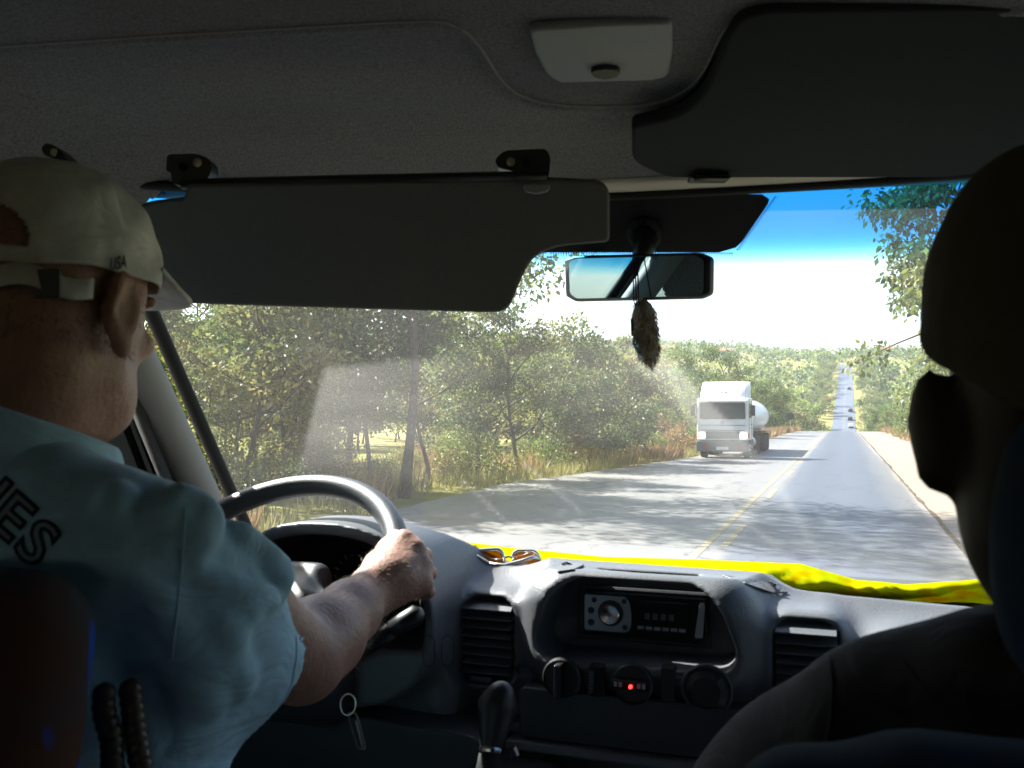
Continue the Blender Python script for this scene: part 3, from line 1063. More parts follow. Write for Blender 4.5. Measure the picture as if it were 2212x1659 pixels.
def make_truck():
    fx, fy = -5.45, 45.2                     # middle of the cab front, on the ground
    T = empty('tanker_truck', (fx, fy, 0), 'white cab over truck pulling a pale tank trailer toward the van', 'truck')

    def W(x, y, z): return (fx + x, fy + y, z)
    m = MB()                                 # cab, front slightly raked
    outl = [W(-1.22, .0, .86), W(-1.22, .02, 1.86), W(-1.22, .12, 2.80), W(-1.22, .24, 2.90), W(-1.22, 2.1, 2.92), W(-1.22, 2.1, .86)]
    m.prism(outl, (2.44, 0, 0)); m.build('cab', M['truck_white'], T, bevel=.07, seg=3)
    m = MB()
    m.prism([W(-1.0, -.0, 1.92), W(1.0, 0, 1.92), W(1.04, .10, 2.66), W(-1.04, .10, 2.66)], (0, .02, 0))
    w = MB(); w.prism(round_poly([W(-1.08, -.004, 1.90), W(1.08, -.004, 1.90), W(1.06, .088, 2.68), W(-1.06, .088, 2.68)], .08), (0, -.012, 0))
    ws = w.build('windscreen', M['dark_glass'], T)
    m = MB()
    for x0 in (-.55, .25):
        m.tube([W(x0, -.03, 1.93), W(x0 + .5, -.02, 2.02)], .014, 6)
    m.build('wiper', M['black'], T)
    m = MB()                                 # sun visor over the screen
    m.prism([W(-1.12, .05, 2.72), W(-1.12, -.22, 2.70), W(-1.12, -.2, 2.78), W(-1.12, .1, 2.84)], (2.24, 0, 0)); m.build('sun_shield', M['truck_white'], T, bevel=.02)
    # roof fairing: concave wedge
    rows = []
    for i in range(9):
        t = i / 8
        y = .30 + 1.15 * t ** 1.3; z = 2.88 + .85 * t
        hw = 1.16 - .02 * t
        rows.append([W(hw * s, y + .55 * abs(s) ** 4 * (1 - .6 * t), z) for s in np.linspace(-1, 1, 15)])
    m = MB(); m.grid(rows)
    top = rows[-1]; bk = [W(p[0] - fx, 2.0, p[2]) for p in top]
    m.grid([top, bk]); bl_ = [W(p[0] - fx, 2.0, 2.88) for p in top]; m.grid([bk, bl_])
    for e_ in (0, -1):
        col = [r_[e_] for r_ in rows]
        m.grid([col, [W(p[0] - fx, 2.0, p[2]) for p in col]])
    m.build('roof_fairing', M['truck_white'], T, smooth=False)
    # emblem on the fairing: slanted loop
    m = MB(); c_ = Vector(W(0, .70, 3.30))
    lp = [c_ + Vector((x, .28 * z - .06, z)) for x, z in ((-.20, -.06), (.02, -.15), (.20, .03), (.16, .10), (-.02, .15), (-.18, .02))]
    m.tube(lp, .022, 6, closed=True); m.build('emblem', M['red'], T)
    m = MB(); c_ = Vector(W(0, -.012, 1.74)); m.tube([c_ + Vector((x, -.005, z)) for x, z in ((-.10, -.02), (0, -.07), (.10, .02), (0, .06))], .012, 6, closed=True); m.build('emblem', M['red'], T)
    # grille
    gr = MB(); gr.box(W(0, -.006, 1.13), (.80, .02, .18)); go = gr.build('grille', M['truck_grey'], T)
    for i in range(6):
        b = MB(); b.box(W(0, -.034, .98 + .06 * i), (.78, .012, .018)); b.build('slat', M['rim'], go)
    for z in (1.36, 1.60):
        m = MB(); m.box(W(0, -.002, z), (1.05, .006, .010)); m.build('panel_groove', M['black'], T)
    for x in (-.62, -.31, 0, .31, .62):
        m = MB(); m.lathe([(.03, 0), (.03, .04), (.02, .06)], W(x, .26, 2.86), (0, -1, .3), 10); m.build('marker_lamp', M['orange'], T)
    m = MB(); m.prism([W(1.222, .35, 1.95), W(1.222, 1.25, 1.95), W(1.222, 1.25, 2.62), W(1.222, .50, 2.62)], (.012, 0, 0)); m.build('side_window', M['dark_glass'], T)
    for a_, b_ in ((W(1.226, .22, .95), W(1.226, .22, 2.75)), (W(1.226, 1.38, .95), W(1.226, 1.38, 2.75)), (W(1.226, .22, 1.45), W(1.226, 1.38, 1.45))):
        m = MB(); m.tube([a_, b_], .010, 5); m.build('door_seam', M['black'], T)
    m = MB(); m.box(W(1.238, 1.2, 1.62), (.02, .09, .02)); m.build('door_handle', M['black'], T)
    for sx in (-1, 1):
        m = MB(); m.box(W(sx * 1.14, .55, .62), (.10, .30, .03)); m.box(W(sx * 1.14, .55, .42), (.10, .30, .03)); m.build('step', M['rim'], T)
    m = MB(); m.tube([W(1.05, .4, 2.9), W(1.10, .3, 4.1)], .008, 5); m.build('aerial', M['black'], T)
    for sx in (-1, 1):
        h = MB(); h.prism(round_poly([W(sx * .98 - .15, -.02, 1.00), W(sx * .98 + .15, -.02, 1.00), W(sx * .98 + .15, -.02, 1.20), W(sx * .98 - .15, -.02, 1.20)], .05), (0, -.03, 0))
        ho = h.build('headlight', M['lamp'], T)
        s_ = MB(); s_.prism([W(sx * 1.20 - .04, -.02, 1.0), W(sx * 1.20 + .03, .05, 1.0), W(sx * 1.20 + .03, .05, 1.2), W(sx * 1.20 - .04, -.02, 1.2)], (0, -.03, 0))
        s_.build('turn_signal', M['orange'], T)
        mi = MB(); mi.prism(round_poly([W(sx * 1.40 - .11, .1, 2.05), W(sx * 1.40 + .11, .1, 2.05), W(sx * 1.40 + .11, .1, 2.55), W(sx * 1.40 - .11, .1, 2.55)], .04), (0, .12, 0))
        mo = mi.build('mirror', M['black'], T)
        ar = MB(); ar.tube([W(sx * 1.2, .2, 2.62), W(sx * 1.38, .15, 2.60)], .02, 6); ar.tube([W(sx * 1.2, .2, 2.0), W(sx * 1.38, .15, 2.02)], .02, 6); ar.build('mirror_arm', M['black'], mo)
    m = MB()
    m.prism(round_poly([W(-1.24, -.1, .34), W(1.24, -.1, .34), W(1.24, -.1, .84), W(-1.24, -.1, .84)], .06), (0, .3, 0)); bo = m.build('bumper', M['truck_grey'], T, bevel=.03)
    m = MB(); m.box(W(0, -.112, .5), (.28, .01, .07)); m.build('number_plate', M['tank'], bo)
    for sx in (-.8, .8):
        m = MB(); m.lathe([(.09, 0), (.09, .02), (.07, .03)], W(sx, -.10, .56), (0, -1, 0), 14); m.build('fog_lamp', M['red'], bo)
    for sx in (-1.02, 1.02):
        wheel_at(T, W(sx, 1.1, .52), .52, .30)
        for yy in (4.1, 5.4):
            wheel_at(T, W(sx * .93, yy, .52), .52, .56)
        for yy in (9.6, 10.9, 12.2):
            wheel_at(T, W(sx * .93, yy, .52), .52, .56)
    m = MB()
    for sx in (-.45, .45): m.box(W(sx, 6.8, .92), (.07, 6.2, .13))
    m.build('chassis', M['black'], T)
    for sx in (-1, 1):
        m = MB(); m.tube([W(sx * .9, 3.2 + .5 * (1 - math.cos(t)) * 1.9, 1.0 + .30 * math.sin(t)) for t in np.linspace(0, math.pi, 9)], .05, 6, squash=(5, 1)); m.build('mudguard', M['black'], T)
        m = MB(); m.lathe([(.30, 0), (.32, .03), (.32, .9), (.30, .93)], W(sx * .95, 2.35, .72), (0, 1, 0), 18); m.build('fuel_tank', M['rim'], T)
        m = MB(); m.box(W(sx * 1.1, 11.0, 1.14), (.22, 1.95, .025)); m.build('mudguard', M['black'], T)
    m = MB()                                 # elliptical tank
    n = 26; prof_ = [(.0, .0), (.6, .02), (.92, .10), (1.0, .28), (1.0, 9.4), (.92, 9.6), (.6, 9.7), (0, 9.72)]
    rows = [[W(1.22 * r_ * math.cos(a), 3.1 + y, 2.02 + .94 * r_ * math.sin(a)) for a in np.linspace(0, 2 * math.pi, n + 1)] for r_, y in prof_]
    m.grid(rows); to = m.build('tank', M['tank'], T, smooth=True)
    for y in (3.45, 12.45):
        m = MB(); m.tube([W(1.24 * math.cos(a), y, 2.02 + .96 * math.sin(a)) for a in np.linspace(0, 2 * math.pi, 28)[:-1]], .022, 6, closed=True); m.build('band', M['tank'], to)
    m = MB(); m.box(W(0, 8, 3.02), (.28, 4.2, .05)); m.build('walkway', M['rim'], to)
    for y in (5, 8, 11):
        m = MB(); m.lathe([(.26, 0), (.26, .12), (.2, .16)], W(0, y, 3.05), (0, 0, 1), 16); m.build('hatch', M['rim'], to)
    for sx in (-1, 1):
        m = MB(); m.box(W(sx * .7, 7.6, 1.16), (.1, 4.2, .16)); m.build('saddle', M['black'], T)


make_truck()


def car(x, y, col, label, s=1.0):
    z = float(prof(y)) + .02
    c = empty('passenger_car', (x, y, z), label, 'car', 'cars going up the far road')
    sl = math.atan((float(prof(y + 2)) - float(prof(y - 2))) / 4)

    def W(a, b, h):
        h *= s; b *= s; a *= s
        return (x + a, y + b * math.cos(sl) - h * math.sin(sl), z + b * math.sin(sl) + h * math.cos(sl))
    m = MB(); m.prism([W(-.84, -2.05, .3), W(-.84, -2.1, .75), W(-.84, -2.0, .95), W(-.84, 1.0, .95), W(-.84, 2.0, .78), W(-.84, 2.1, .35)], (1.68 * s, 0, 0))
    m.build('body', col, c, bevel=.09, seg=2)
    m = MB()
    lo = [W(-.80, -1.85, .93), W(.80, -1.85, .93), W(.80, 1.05, .93), W(-.80, 1.05, .93)]
    hi = [W(-.62, -1.35, 1.42), W(.62, -1.35, 1.42), W(.62, .2, 1.42), W(-.62, .2, 1.42)]
    m.hexa(lo, hi); m.build('cabin', col, c, bevel=.06)
    m = MB(); m.prism(round_poly([W(-.66, -1.82, .99), W(.66, -1.82, .99), W(.54, -1.45, 1.36), W(-.54, -1.45, 1.36)], .06), (0, -.03 * s, .02 * s)); m.build('rear_window', M['dark_glass'], c)
    m = MB(); m.box(W(0, -2.1, .42), (.80 * s, .08, .13 * s)); m.build('bumper', M['black'], c)
    for sx in (-1, 1):
        m = MB(); m.box(W(sx * .70, -2.09, .76), (.12 * s, .05, .08 * s)); m.build('tail_light', M['red'], c)
        for yy in (-1.3, 1.3):
            wheel_at(c, W(sx * .74, yy, .30), .31 * s, .2)


M['car_dark'] = mat('dark_car_paint', (.03, .032, .04), .3, .5)
rx = lambda y, o=1.7: float(road_x(y)) + o
car(rx(338, 2.2), 338, M['truck_white'], 'white car nearest on the far road climbing the hill')
car(rx(362, 2.0), 362, M['car_dark'], 'dark car just ahead of the white one on the far road')
car(rx(388, 2.2), 388, M['car_dark'], 'small black car leading the pair on the far road')
car(rx(480, 1.8), 480, M['car_dark'], 'tiny dark car furthest up the far hill', .95)

s_ = empty('road_sign', (-6.6, 128, float(prof(128))), 'dark round back of a sign on a post at the left verge', 'road sign')
m = MB(); m.tube([(-6.6, 128, float(prof(128)) - .1), (-6.6, 128, float(prof(128)) + 2.2)], .045, 8); m.build('post', M['steel'], s_)
m = MB(); m.lathe([(.5, 0), (.5, .03)], (-6.6, 127.94, float(prof(128)) + 2.05), (0, -1, 0), 24); m.build('sign_plate', M['black'], s_)

M['roof'] = mat('red_roof_tiles', (.40, .16, .09), .9, .1, var=.2, scale=4)
M['plaster'] = mat('pale_plaster', (.62, .60, .58), .9, .1)
for (px, py, d, w_, lab) in ((1438, 750, 640, 13, 'pale house with red roof at the skyline behind the mirror charm'), (1560, 742, 700, 15, 'red roofed house partly behind treetops over the truck'),
                             (1915, 752, 760, 9, 'small pale house on the skyline right of the far road')):
    q = P(px, py, d)
    hz = ground_h(q[0], q[1])
    b = empty('hill_house', (q[0], q[1], hz), lab, 'house', 'houses on the skyline')
    zt = hz + 5.5
    m = MB(); m.box((q[0], q[1], (zt + hz) / 2 - .5), (w_ / 2, 4, (zt - hz) / 2 + .5)); wl = m.build('wall', M['plaster'], b)
    m = MB(); h_ = w_ / 2 + .6
    m.prism([(q[0] - h_, q[1] - 4.6, zt), (q[0] - h_, q[1] + 4.6, zt), (q[0] - h_, q[1], zt + 2.4)], (2 * h_, 0, 0)); m.build('roof', M['roof'], b)
    for t in (-.28, .28):
        m = MB(); m.box((q[0] + w_ * t, q[1] - 4.02, zt - 1.6), (.8, .04, .7)); m.build('window', M['dark_glass'], b)

# ================================================================== THE VAN
CX = -.285                                    # middle of the van, across
ZB, ZT = -.30, .342                           # foot and top of the windscreen, relative to the eye


def V(x, y, z): return (x, y, z + EYE)


ROLL = .035                                   # the van leans a little to the right on the road's camber


def sag(u): return .020 * u * u if u < 0 else 0


def bow(u): return .33 * u * u if u < 0 else .10 * u * u


def ws_point(u, v, off=0):
    hw = .86 - .10 * v
    y = (1 - v) * (1.85 - .21 * u * u) + v * (1.42 - bow(u))
    return (CX + u * hw, y + off, ZB + (ZT - ZB) * v + EYE - ROLL * u * hw - sag(u) * v)


def ws_f(p):
    v = (p[2] - EYE - ZB + ROLL * (p[0] - CX)) / (ZT - ZB); hw = .86 - .10 * v; u = (p[0] - CX) / hw
    return p[1] - ((1 - v) * (1.85 - .21 * u * u) + v * (1.42 - bow(u)))


def ws_hit(px, py, off=0):
    p = march(ws_f, px, py, .8, 2.6)
    return Vector((p[0], p[1] + off, p[2]))


def project(p):
    q = np.asarray(p, float) - E0
    d = q @ FWD
    return 1106 + F * (q @ RGT) / d, 829.5 - F * (q @ UPV) / d, d


VAN = empty('passenger_van', V(CX, 1.0, -2.0), 'inside of a passenger van: grey felt roof lining, windscreen frame, pillars and doors', 'van')


# ------------------------------------------------------------------ windscreen
def windscreen_material():
    m, N, L = new_mat('dusty_tinted_windscreen')
    N.remove(N['Principled BSDF'])
    at = N.new('ShaderNodeAttribute'); at.attribute_name = 'uvw'
    sp = N.new('ShaderNodeSeparateXYZ'); L.new(at.outputs['Vector'], sp.inputs[0])
    fl = N.new('ShaderNodeAttribute'); fl.attribute_name = 'film_glare'
    tc = N.new('ShaderNodeTexCoord')
    rp = N.new('ShaderNodeValToRGB'); E = rp.color_ramp.elements
    stops = TINT
    while len(E) < len(stops): E.new(.5)
    for i, (p_, c_) in enumerate(stops):
        E[i].position = p_; E[i].color = (*c_, 1)
    rp.color_ramp.interpolation = 'B_SPLINE'
    L.new(sp.outputs[1], rp.inputs[0])
    t = N.new('ShaderNodeBsdfTransparent'); L.new(rp.outputs[0], t.inputs[0])
    tr = N.new('ShaderNodeBsdfTranslucent'); tr.inputs[0].default_value = (.85, .83, .78, 1)
    df = N.new('ShaderNodeBsdfDiffuse'); df.inputs[0].default_value = (.5, .48, .44, 1)
    du = N.new('ShaderNodeMixShader'); du.inputs[0].default_value = .25
    L.new(tr.outputs[0], du.inputs[1]); L.new(df.outputs[0], du.inputs[2])
    # specks: insects and grit
    vo = N.new('ShaderNodeTexVoronoi'); vo.inputs['Scale'].default_value = 1
    vm = N.new('ShaderNodeMapping'); vm.inputs['Scale'].default_value = (95, 60, 42); vm.inputs['Rotation'].default_value = (0, .35, 0)
    L.new(tc.outputs['Object'], vm.inputs[0]); L.new(vm.outputs[0], vo.inputs['Vector'])
    r1 = N.new('ShaderNodeMapRange'); r1.inputs[1].default_value = .17; r1.inputs[2].default_value = .06; r1.inputs[3].default_value = 0; r1.inputs[4].default_value = .40
    L.new(vo.outputs['Distance'], r1.inputs[0])
    n1 = N.new('ShaderNodeTexNoise'); n1.inputs['Scale'].default_value = 9; n1.inputs['Detail'].default_value = 3
    L.new(tc.outputs['Object'], n1.inputs[0])
    r3 = N.new('ShaderNodeMapRange'); r3.inputs[1].default_value = .50; r3.inputs[2].default_value = .62; L.new(n1.outputs['Fac'], r3.inputs[0])
    sm = N.new('ShaderNodeMath'); sm.operation = 'MULTIPLY'; L.new(r1.outputs[0], sm.inputs[0]); L.new(r3.outputs[0], sm.inputs[1])
    vc = N.new('ShaderNodeMath'); vc.operation = 'GREATER_THAN'; vc.inputs[1].default_value = .55
    s2 = N.new('ShaderNodeSeparateColor'); L.new(vo.outputs['Color'], s2.inputs[0]); L.new(s2.outputs[0], vc.inputs[0])
    sm2 = N.new('ShaderNodeMath'); sm2.operation = 'MULTIPLY'; L.new(sm.outputs[0], sm2.inputs[0]); L.new(vc.outputs[0], sm2.inputs[1])
    # dust and painted reflections in one film with smears
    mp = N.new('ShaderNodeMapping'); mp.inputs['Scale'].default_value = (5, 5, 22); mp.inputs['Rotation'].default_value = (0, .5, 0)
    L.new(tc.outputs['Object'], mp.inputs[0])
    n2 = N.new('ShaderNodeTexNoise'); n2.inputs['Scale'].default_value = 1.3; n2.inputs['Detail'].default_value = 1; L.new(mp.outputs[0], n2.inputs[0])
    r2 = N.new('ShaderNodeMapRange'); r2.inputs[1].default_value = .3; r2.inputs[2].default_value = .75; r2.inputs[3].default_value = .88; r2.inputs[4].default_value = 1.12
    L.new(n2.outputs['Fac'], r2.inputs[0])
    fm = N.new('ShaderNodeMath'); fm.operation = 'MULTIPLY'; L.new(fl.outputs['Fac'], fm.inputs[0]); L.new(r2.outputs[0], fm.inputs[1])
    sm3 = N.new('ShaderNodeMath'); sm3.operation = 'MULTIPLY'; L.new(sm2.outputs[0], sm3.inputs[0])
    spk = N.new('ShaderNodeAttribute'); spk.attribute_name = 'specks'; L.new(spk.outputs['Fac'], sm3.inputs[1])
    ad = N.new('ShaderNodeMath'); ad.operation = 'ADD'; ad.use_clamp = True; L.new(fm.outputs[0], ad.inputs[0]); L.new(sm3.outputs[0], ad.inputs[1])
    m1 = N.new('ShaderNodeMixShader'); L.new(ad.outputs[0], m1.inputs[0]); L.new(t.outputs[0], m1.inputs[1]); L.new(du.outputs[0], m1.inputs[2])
    g = N.new('ShaderNodeBsdfGlossy'); g.inputs['Roughness'].default_value = .09
    lw = N.new('ShaderNodeLayerWeight'); lw.inputs[0].default_value = .5
    pw = N.new('ShaderNodeMath'); pw.operation = 'POWER'; pw.inputs[1].default_value = 4.5; L.new(lw.outputs['Facing'], pw.inputs[0])
    ma = N.new('ShaderNodeMath'); ma.operation = 'MULTIPLY_ADD'; ma.inputs[1].default_value = .6; ma.inputs[2].default_value = .03; L.new(pw.outputs[0], ma.inputs[0])
    m2 = N.new('ShaderNodeMixShader'); L.new(ma.outputs[0], m2.inputs[0]); L.new(m1.outputs[0], m2.inputs[1]); L.new(g.outputs[0], m2.inputs[2])
    L.new(m2.outputs[0], N['Material Output'].inputs[0])
    return m


TINT = [(0, (.93, .96, .95)), (.832, (.93, .96, .95)), (.850, (.45, .85, .95)), (.872, (.055, .47, .82)), (.90, (.018, .29, .62)), (.945, (.015, .25, .56)), (1.0, (.022, .27, .60))]


def seg_d(px, py, a, b):
    ax, ay = a; bx, by = b
    t = ((px - ax) * (bx - ax) + (py - ay) * (by - ay)) / ((bx - ax) ** 2 + (by - ay) ** 2)
    t = min(max(t, 0), 1)
    return math.hypot(px - ax - t * (bx - ax), py - ay - t * (by - ay)), t


def sst(a, b, x):
    t = min(max((x - a) / (b - a), 0), 1)
    return t * t * (3 - 2 * t)


nu, nv = 220, 120
wv, uvw, film_glare, specks = [], [], [], []
for j in range(nv + 1):
    for i in range(nu + 1):
        u, v = -1.02 + 2.04 * i / nu, -.06 + 1.10 * j / nv
        p = ws_point(u, v)
        px, py, d = project(p)
        wv.append(p); uvw.append((u, v, 0))
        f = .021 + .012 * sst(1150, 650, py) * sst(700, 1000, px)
        # pale reflection painted on the driver's side, straight left border and top
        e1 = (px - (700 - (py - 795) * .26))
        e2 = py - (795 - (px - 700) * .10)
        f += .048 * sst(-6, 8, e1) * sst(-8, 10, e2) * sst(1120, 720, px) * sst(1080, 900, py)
        # slanting reflection streak painted over the truck
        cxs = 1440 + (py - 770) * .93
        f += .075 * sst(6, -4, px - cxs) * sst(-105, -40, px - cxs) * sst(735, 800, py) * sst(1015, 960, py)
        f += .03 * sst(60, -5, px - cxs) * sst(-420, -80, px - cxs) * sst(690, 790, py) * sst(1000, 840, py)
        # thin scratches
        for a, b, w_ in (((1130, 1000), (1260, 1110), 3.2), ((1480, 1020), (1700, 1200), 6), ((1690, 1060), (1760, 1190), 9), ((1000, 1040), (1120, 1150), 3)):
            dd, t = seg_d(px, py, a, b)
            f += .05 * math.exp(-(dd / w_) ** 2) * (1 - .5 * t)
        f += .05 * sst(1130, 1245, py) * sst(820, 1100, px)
        film_glare.append(f); specks.append(sst(1300, 700, px) * .9 + .12)
ii = (np.arange(nv)[:, None] * (nu + 1) + np.arange(nu)[None]).ravel()
wme = np_mesh('windscreen', wv, 4, np.stack([ii, ii + 1, ii + nu + 2, ii + nu + 1], 1))
for nm, arr, ty in (('uvw', uvw, 'FLOAT_VECTOR'), ('film_glare', film_glare, 'FLOAT'), ('specks', specks, 'FLOAT')):
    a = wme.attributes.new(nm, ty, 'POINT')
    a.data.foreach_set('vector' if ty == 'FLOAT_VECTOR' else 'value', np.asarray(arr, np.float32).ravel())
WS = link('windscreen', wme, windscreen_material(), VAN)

# black printed patch behind the mirror, with its dotted rim
fp = round_poly([(1180, 424, 0), (1672, 424, 0), (1588, 546, 0), (1185, 546, 0)], [0, 26, 34, 20], 8)
bm_ = MB()
rows = []
for j in range(13):
    y = 421 + (546 - 421) * j / 12
    xr = np.interp(y, sorted([q[1] for q in fp if q[0] > 1400]), [q[0] for q in sorted([q for q in fp if q[0] > 1400], key=lambda q: q[1])])
    rows.append([ws_hit(1170 + (xr - 1170) * i / 20, y, -.004) for i in range(21)])
bm_.grid(rows)
bm_.build('printed_border', M['ink'], WS, solid=.001)
dots = MB()
for q0, q1 in (((1678, 430), (1595, 547)), ((1586, 551), (1190, 551))):
    n_ = int(math.hypot(q1[0] - q0[0], q1[1] - q0[1]) / 5.5)
    for row in range(2):
        for i in range(n_):
            t = i / n_
            x, y = q0[0] + (q1[0] - q0[0]) * t, q0[1] + (q1[1] - q0[1]) * t
            if row: x += 4 if q1[1] < 550 else 0; y += 0 if q1[1] < 550 else 4
            c_ = ws_hit(x - 4, y - 3, -.004)
            r_ = .0013 if row == 0 else .0009
            dots.add([c_ + Vector((math.cos(a) * r_, 0, math.sin(a) * r_)) for a in np.linspace(0, 2 * math.pi, 7)[:-1]], [tuple(range(6))])
tag(dots.build('dotted_rim', M['ink'], WS), kind='stuff')

# seals and pillar trim
for sgn in (-1, 1):
    m = MB(); m.tube([ws_point(sgn * 1.005, v, -.006) for v in np.linspace(-.05, 1.02, 24)], .0125, 8); m.build('window_seal', M['rubber'], WS, smooth=True)
    m = MB()
    m.tube([tuple(Vector(ws_point(sgn, v)) + Vector((sgn * .018, -.088, 0))) for v in np.linspace(-.15, 1.05, 26)], [.042 - .006 * v for v in np.linspace(0, 1, 26)], 16, squash=(1, .9))
    m.build('windscreen_pillar', M['trim'], VAN, smooth=True)
m = MB(); m.tube([ws_point(u, 1.0, -.008) for u in np.linspace(-1, 1, 40)], .008, 8); m.build('window_seal', M['rubber'], WS, smooth=True)
m = MB(); m.tube([ws_point(u, -.03, -.004) for u in np.linspace(-1, 1, 40)], .012, 8); m.build('window_seal', M['rubber'], WS, smooth=True)


# ------------------------------------------------------------------ roof lining
def roof_s(s):
    return np.interp(s, [-4, .6, .85, 1.0, 1.12, 1.22, 1.30, 1.36, 1.40, 1.44], [.455, .447, .436, .426, .416, .404, .388, .371, .356, .345])


def roof_z(x, y):
    u = (x - CX) / .76
    s = y + .9 * bow(max(min(u, 1.2), -1.2))
    return float(roof_s(s)) - .012 * u * u - sag(max(u, -1.2)) - ROLL * (x - CX) - 3.2 * max(abs(u) - .86, 0) ** 2


seamline = [(-160, 112), (130, 92), (330, 78), (600, 62), (800, 50), (940, 44), (985, 52), (1025, 82), (1055, 130), (1090, 185), (1130, 212), (1190, 226), (1290, 230), (1400, 228), (1475, 205), (1520, 160), (1545, 100), (1575, 45), (1640, 22), (2400, 14)]


def seam_sd(px, py):
    best = 1e9
    for a, b in zip(seamline[:-1], seamline[1:]):
        d, t = seg_d(px, py, a, b)
        if d < best: best = d
    yl = np.interp(px, [q[0] for q in seamline], [q[1] for q in seamline])
    return best if py < yl else -best


def roof_dz(p):
    px, py, d = project(p)
    if d < .25: return -.010
    if py < -500 or px < -600 or px > 2700: return -.010
    sd = seam_sd(px, py) * d / F
    return -.010 * sst(-.005, .005, sd) - .0045 * math.exp(-((sd - .006) / .0055) ** 2)


gx = np.arange(-1.19, .62, .0062)
gy = np.concatenate([np.arange(-3.2, .3, .1), np.arange(.3, 1.46, .0055)])
hv, fs = [], []
for y in gy:
    for x in gx:
        u = (x - CX) / .76
        z = roof_z(x, y)
        p = np.array(V(x, y, z))
        p[2] += roof_dz(p)
        hv.append(p)
n_x = len(gx)
hv = np.array(hv)
sv = hv[:, 1] + .9 * np.array([bow(max(min((x - CX) / .76, 1.2), -1.2)) for x in hv[:, 0]])
ii = (np.arange(len(gy) - 1)[:, None] * n_x + np.arange(n_x - 1)[None]).ravel()
q4 = np.stack([ii, ii + n_x, ii + n_x + 1, ii + 1], 1)
q4 = q4[(sv[q4] < 1.412).all(1)]
hl = link('roof_lining', np_mesh('roof_lining', hv, 4, q4), M['headliner'], VAN)
sm_ = hl.modifiers.new('solid', 'SOLIDIFY'); sm_.thickness = .02; sm_.offset = -1

HLV = BVHTree.FromPolygons([tuple(map(float, v)) for v in hv], [tuple(map(int, f)) for f in q4])
pts = []
for a, b in zip(seamline[:-1], seamline[1:]):
    n_ = max(2, int(math.hypot(b[0] - a[0], b[1] - a[1]) / 14))
    for i in range(n_):
        t = i / n_
        h_ = HLV.ray_cast(Vector(E0), Vector(ray(a[0] + (b[0] - a[0]) * t, a[1] + (b[1] - a[1]) * t)).normalized(), 4)
        if h_[0] is not None and a[0] + (b[0] - a[0]) * t < 1640: pts.append(h_[0] + Vector((0, 0, .0004)))
sm3 = []
for i in range(len(pts)):
    w_ = pts[max(0, i - 2):i + 3]; sm3.append(sum(w_, Vector()) / len(w_))
m = MB(); m.tube(sm3, .0017, 6); m.build('seam_highlight', M['seam_glint'], hl, smooth=True)  # added pale line imitating light caught along the lining's moulded step
# header strip under the lining
m = MB()
rows = []
for (yy, zz) in ((1.385, .362), (1.392, .354), (1.405, .347), (1.418, .343), (1.44, .343), (1.46, .38)):
    rows.append([V(CX + u * .775, yy - .95 * bow(u), zz - .012 * u * u - sag(u) - ROLL * u * .775) for u in np.linspace(-1.08, 1.08, 50)])
m.grid(rows); m.build('header_strip', M['header'], VAN, smooth=True, solid=.004)
m = MB()                                     # outer roof skin, keeps the sun out
m.grid([[V(x, y, z + .05 - .03 * abs((x - CX) / .9) ** 3) for x in np.linspace(CX - .95, CX + .95, 13)] for y, z in ((-3.3, .50), (0, .50), (.8, .49), (1.1, .45), (1.30, .40))])
m.build('roof_panel', M['white_paint'], VAN, solid=.01)

# ------------------------------------------------------------------ side walls, doors, floor
pA, pB = PX(250, 874, -1.15), PX(302, 1010, -1.15)


def yf(z):
    za, zb = pA[2] - EYE, pB[2] - EYE
    return pA[1] + (pB[1] - pA[1]) * (z - za) / (zb - za)


def wall_poly(name, X, th, yz, mat_, parent=None):
    m = MB(); m.prism([V(X, y, z) for y, z in yz], (th, 0, 0)); return m.build(name, mat_, parent or VAN)


for X, th in ((-1.155, -.05), (.595, .05)):
    d_ = wall_poly('front_door', X, th, [(.12, -1.4), (1.30, -1.4), (1.60, -.9), (1.52, -.30), (1.47, -.14), (.12, -.14)], M['wall'])
    wall_poly('window_frame', X, th, [(yf(-.14), -.14), (1.47, -.14), (1.07, .33), (yf(.30), .30)], M['rubber'], d_)
    wall_poly('window_frame', X, th, [(-.1, .30), (yf(.30), .30), (1.07, .33), (1.07, .45), (-.1, .45)], M['rubber'], d_)
    wall_poly('glass', X + th * .6, -.004 if th > 0 else .004, [(.30, -.14), (yf(-.14), -.14), (yf(.30), .30), (.30, .30)], M['glass'], d_)
    wall_poly('door_pillar', X, th, [(.10, -.14), (.30, -.14), (.30, .30), (.10, .30)], M['wall'])
    side = wall_poly('side_wall', X, th, [(-3.2, -1.4), (.12, -1.4), (.12, -.16), (-3.2, -.16)], M['wall'])
    wall_poly('upper_wall', X, th, [(-3.2, .27), (-.1, .27), (-.1, .46), (-3.2, .46)], M['wall'])
    for a, b in ((-1.35, -1.25), (-2.9, -2.75)): wall_poly('window_post', X, th, [(a, -.16), (b, -.16), (b, .27), (a, .27)], M['wall'])
    for a, b in ((-2.75, -1.35), (-1.25, .10)): wall_poly('glass', X + th * .6, -.004 if th > 0 else .004, [(a, -.16), (b, -.16), (b, .27), (a, .27)], M['rear_glass'], side)
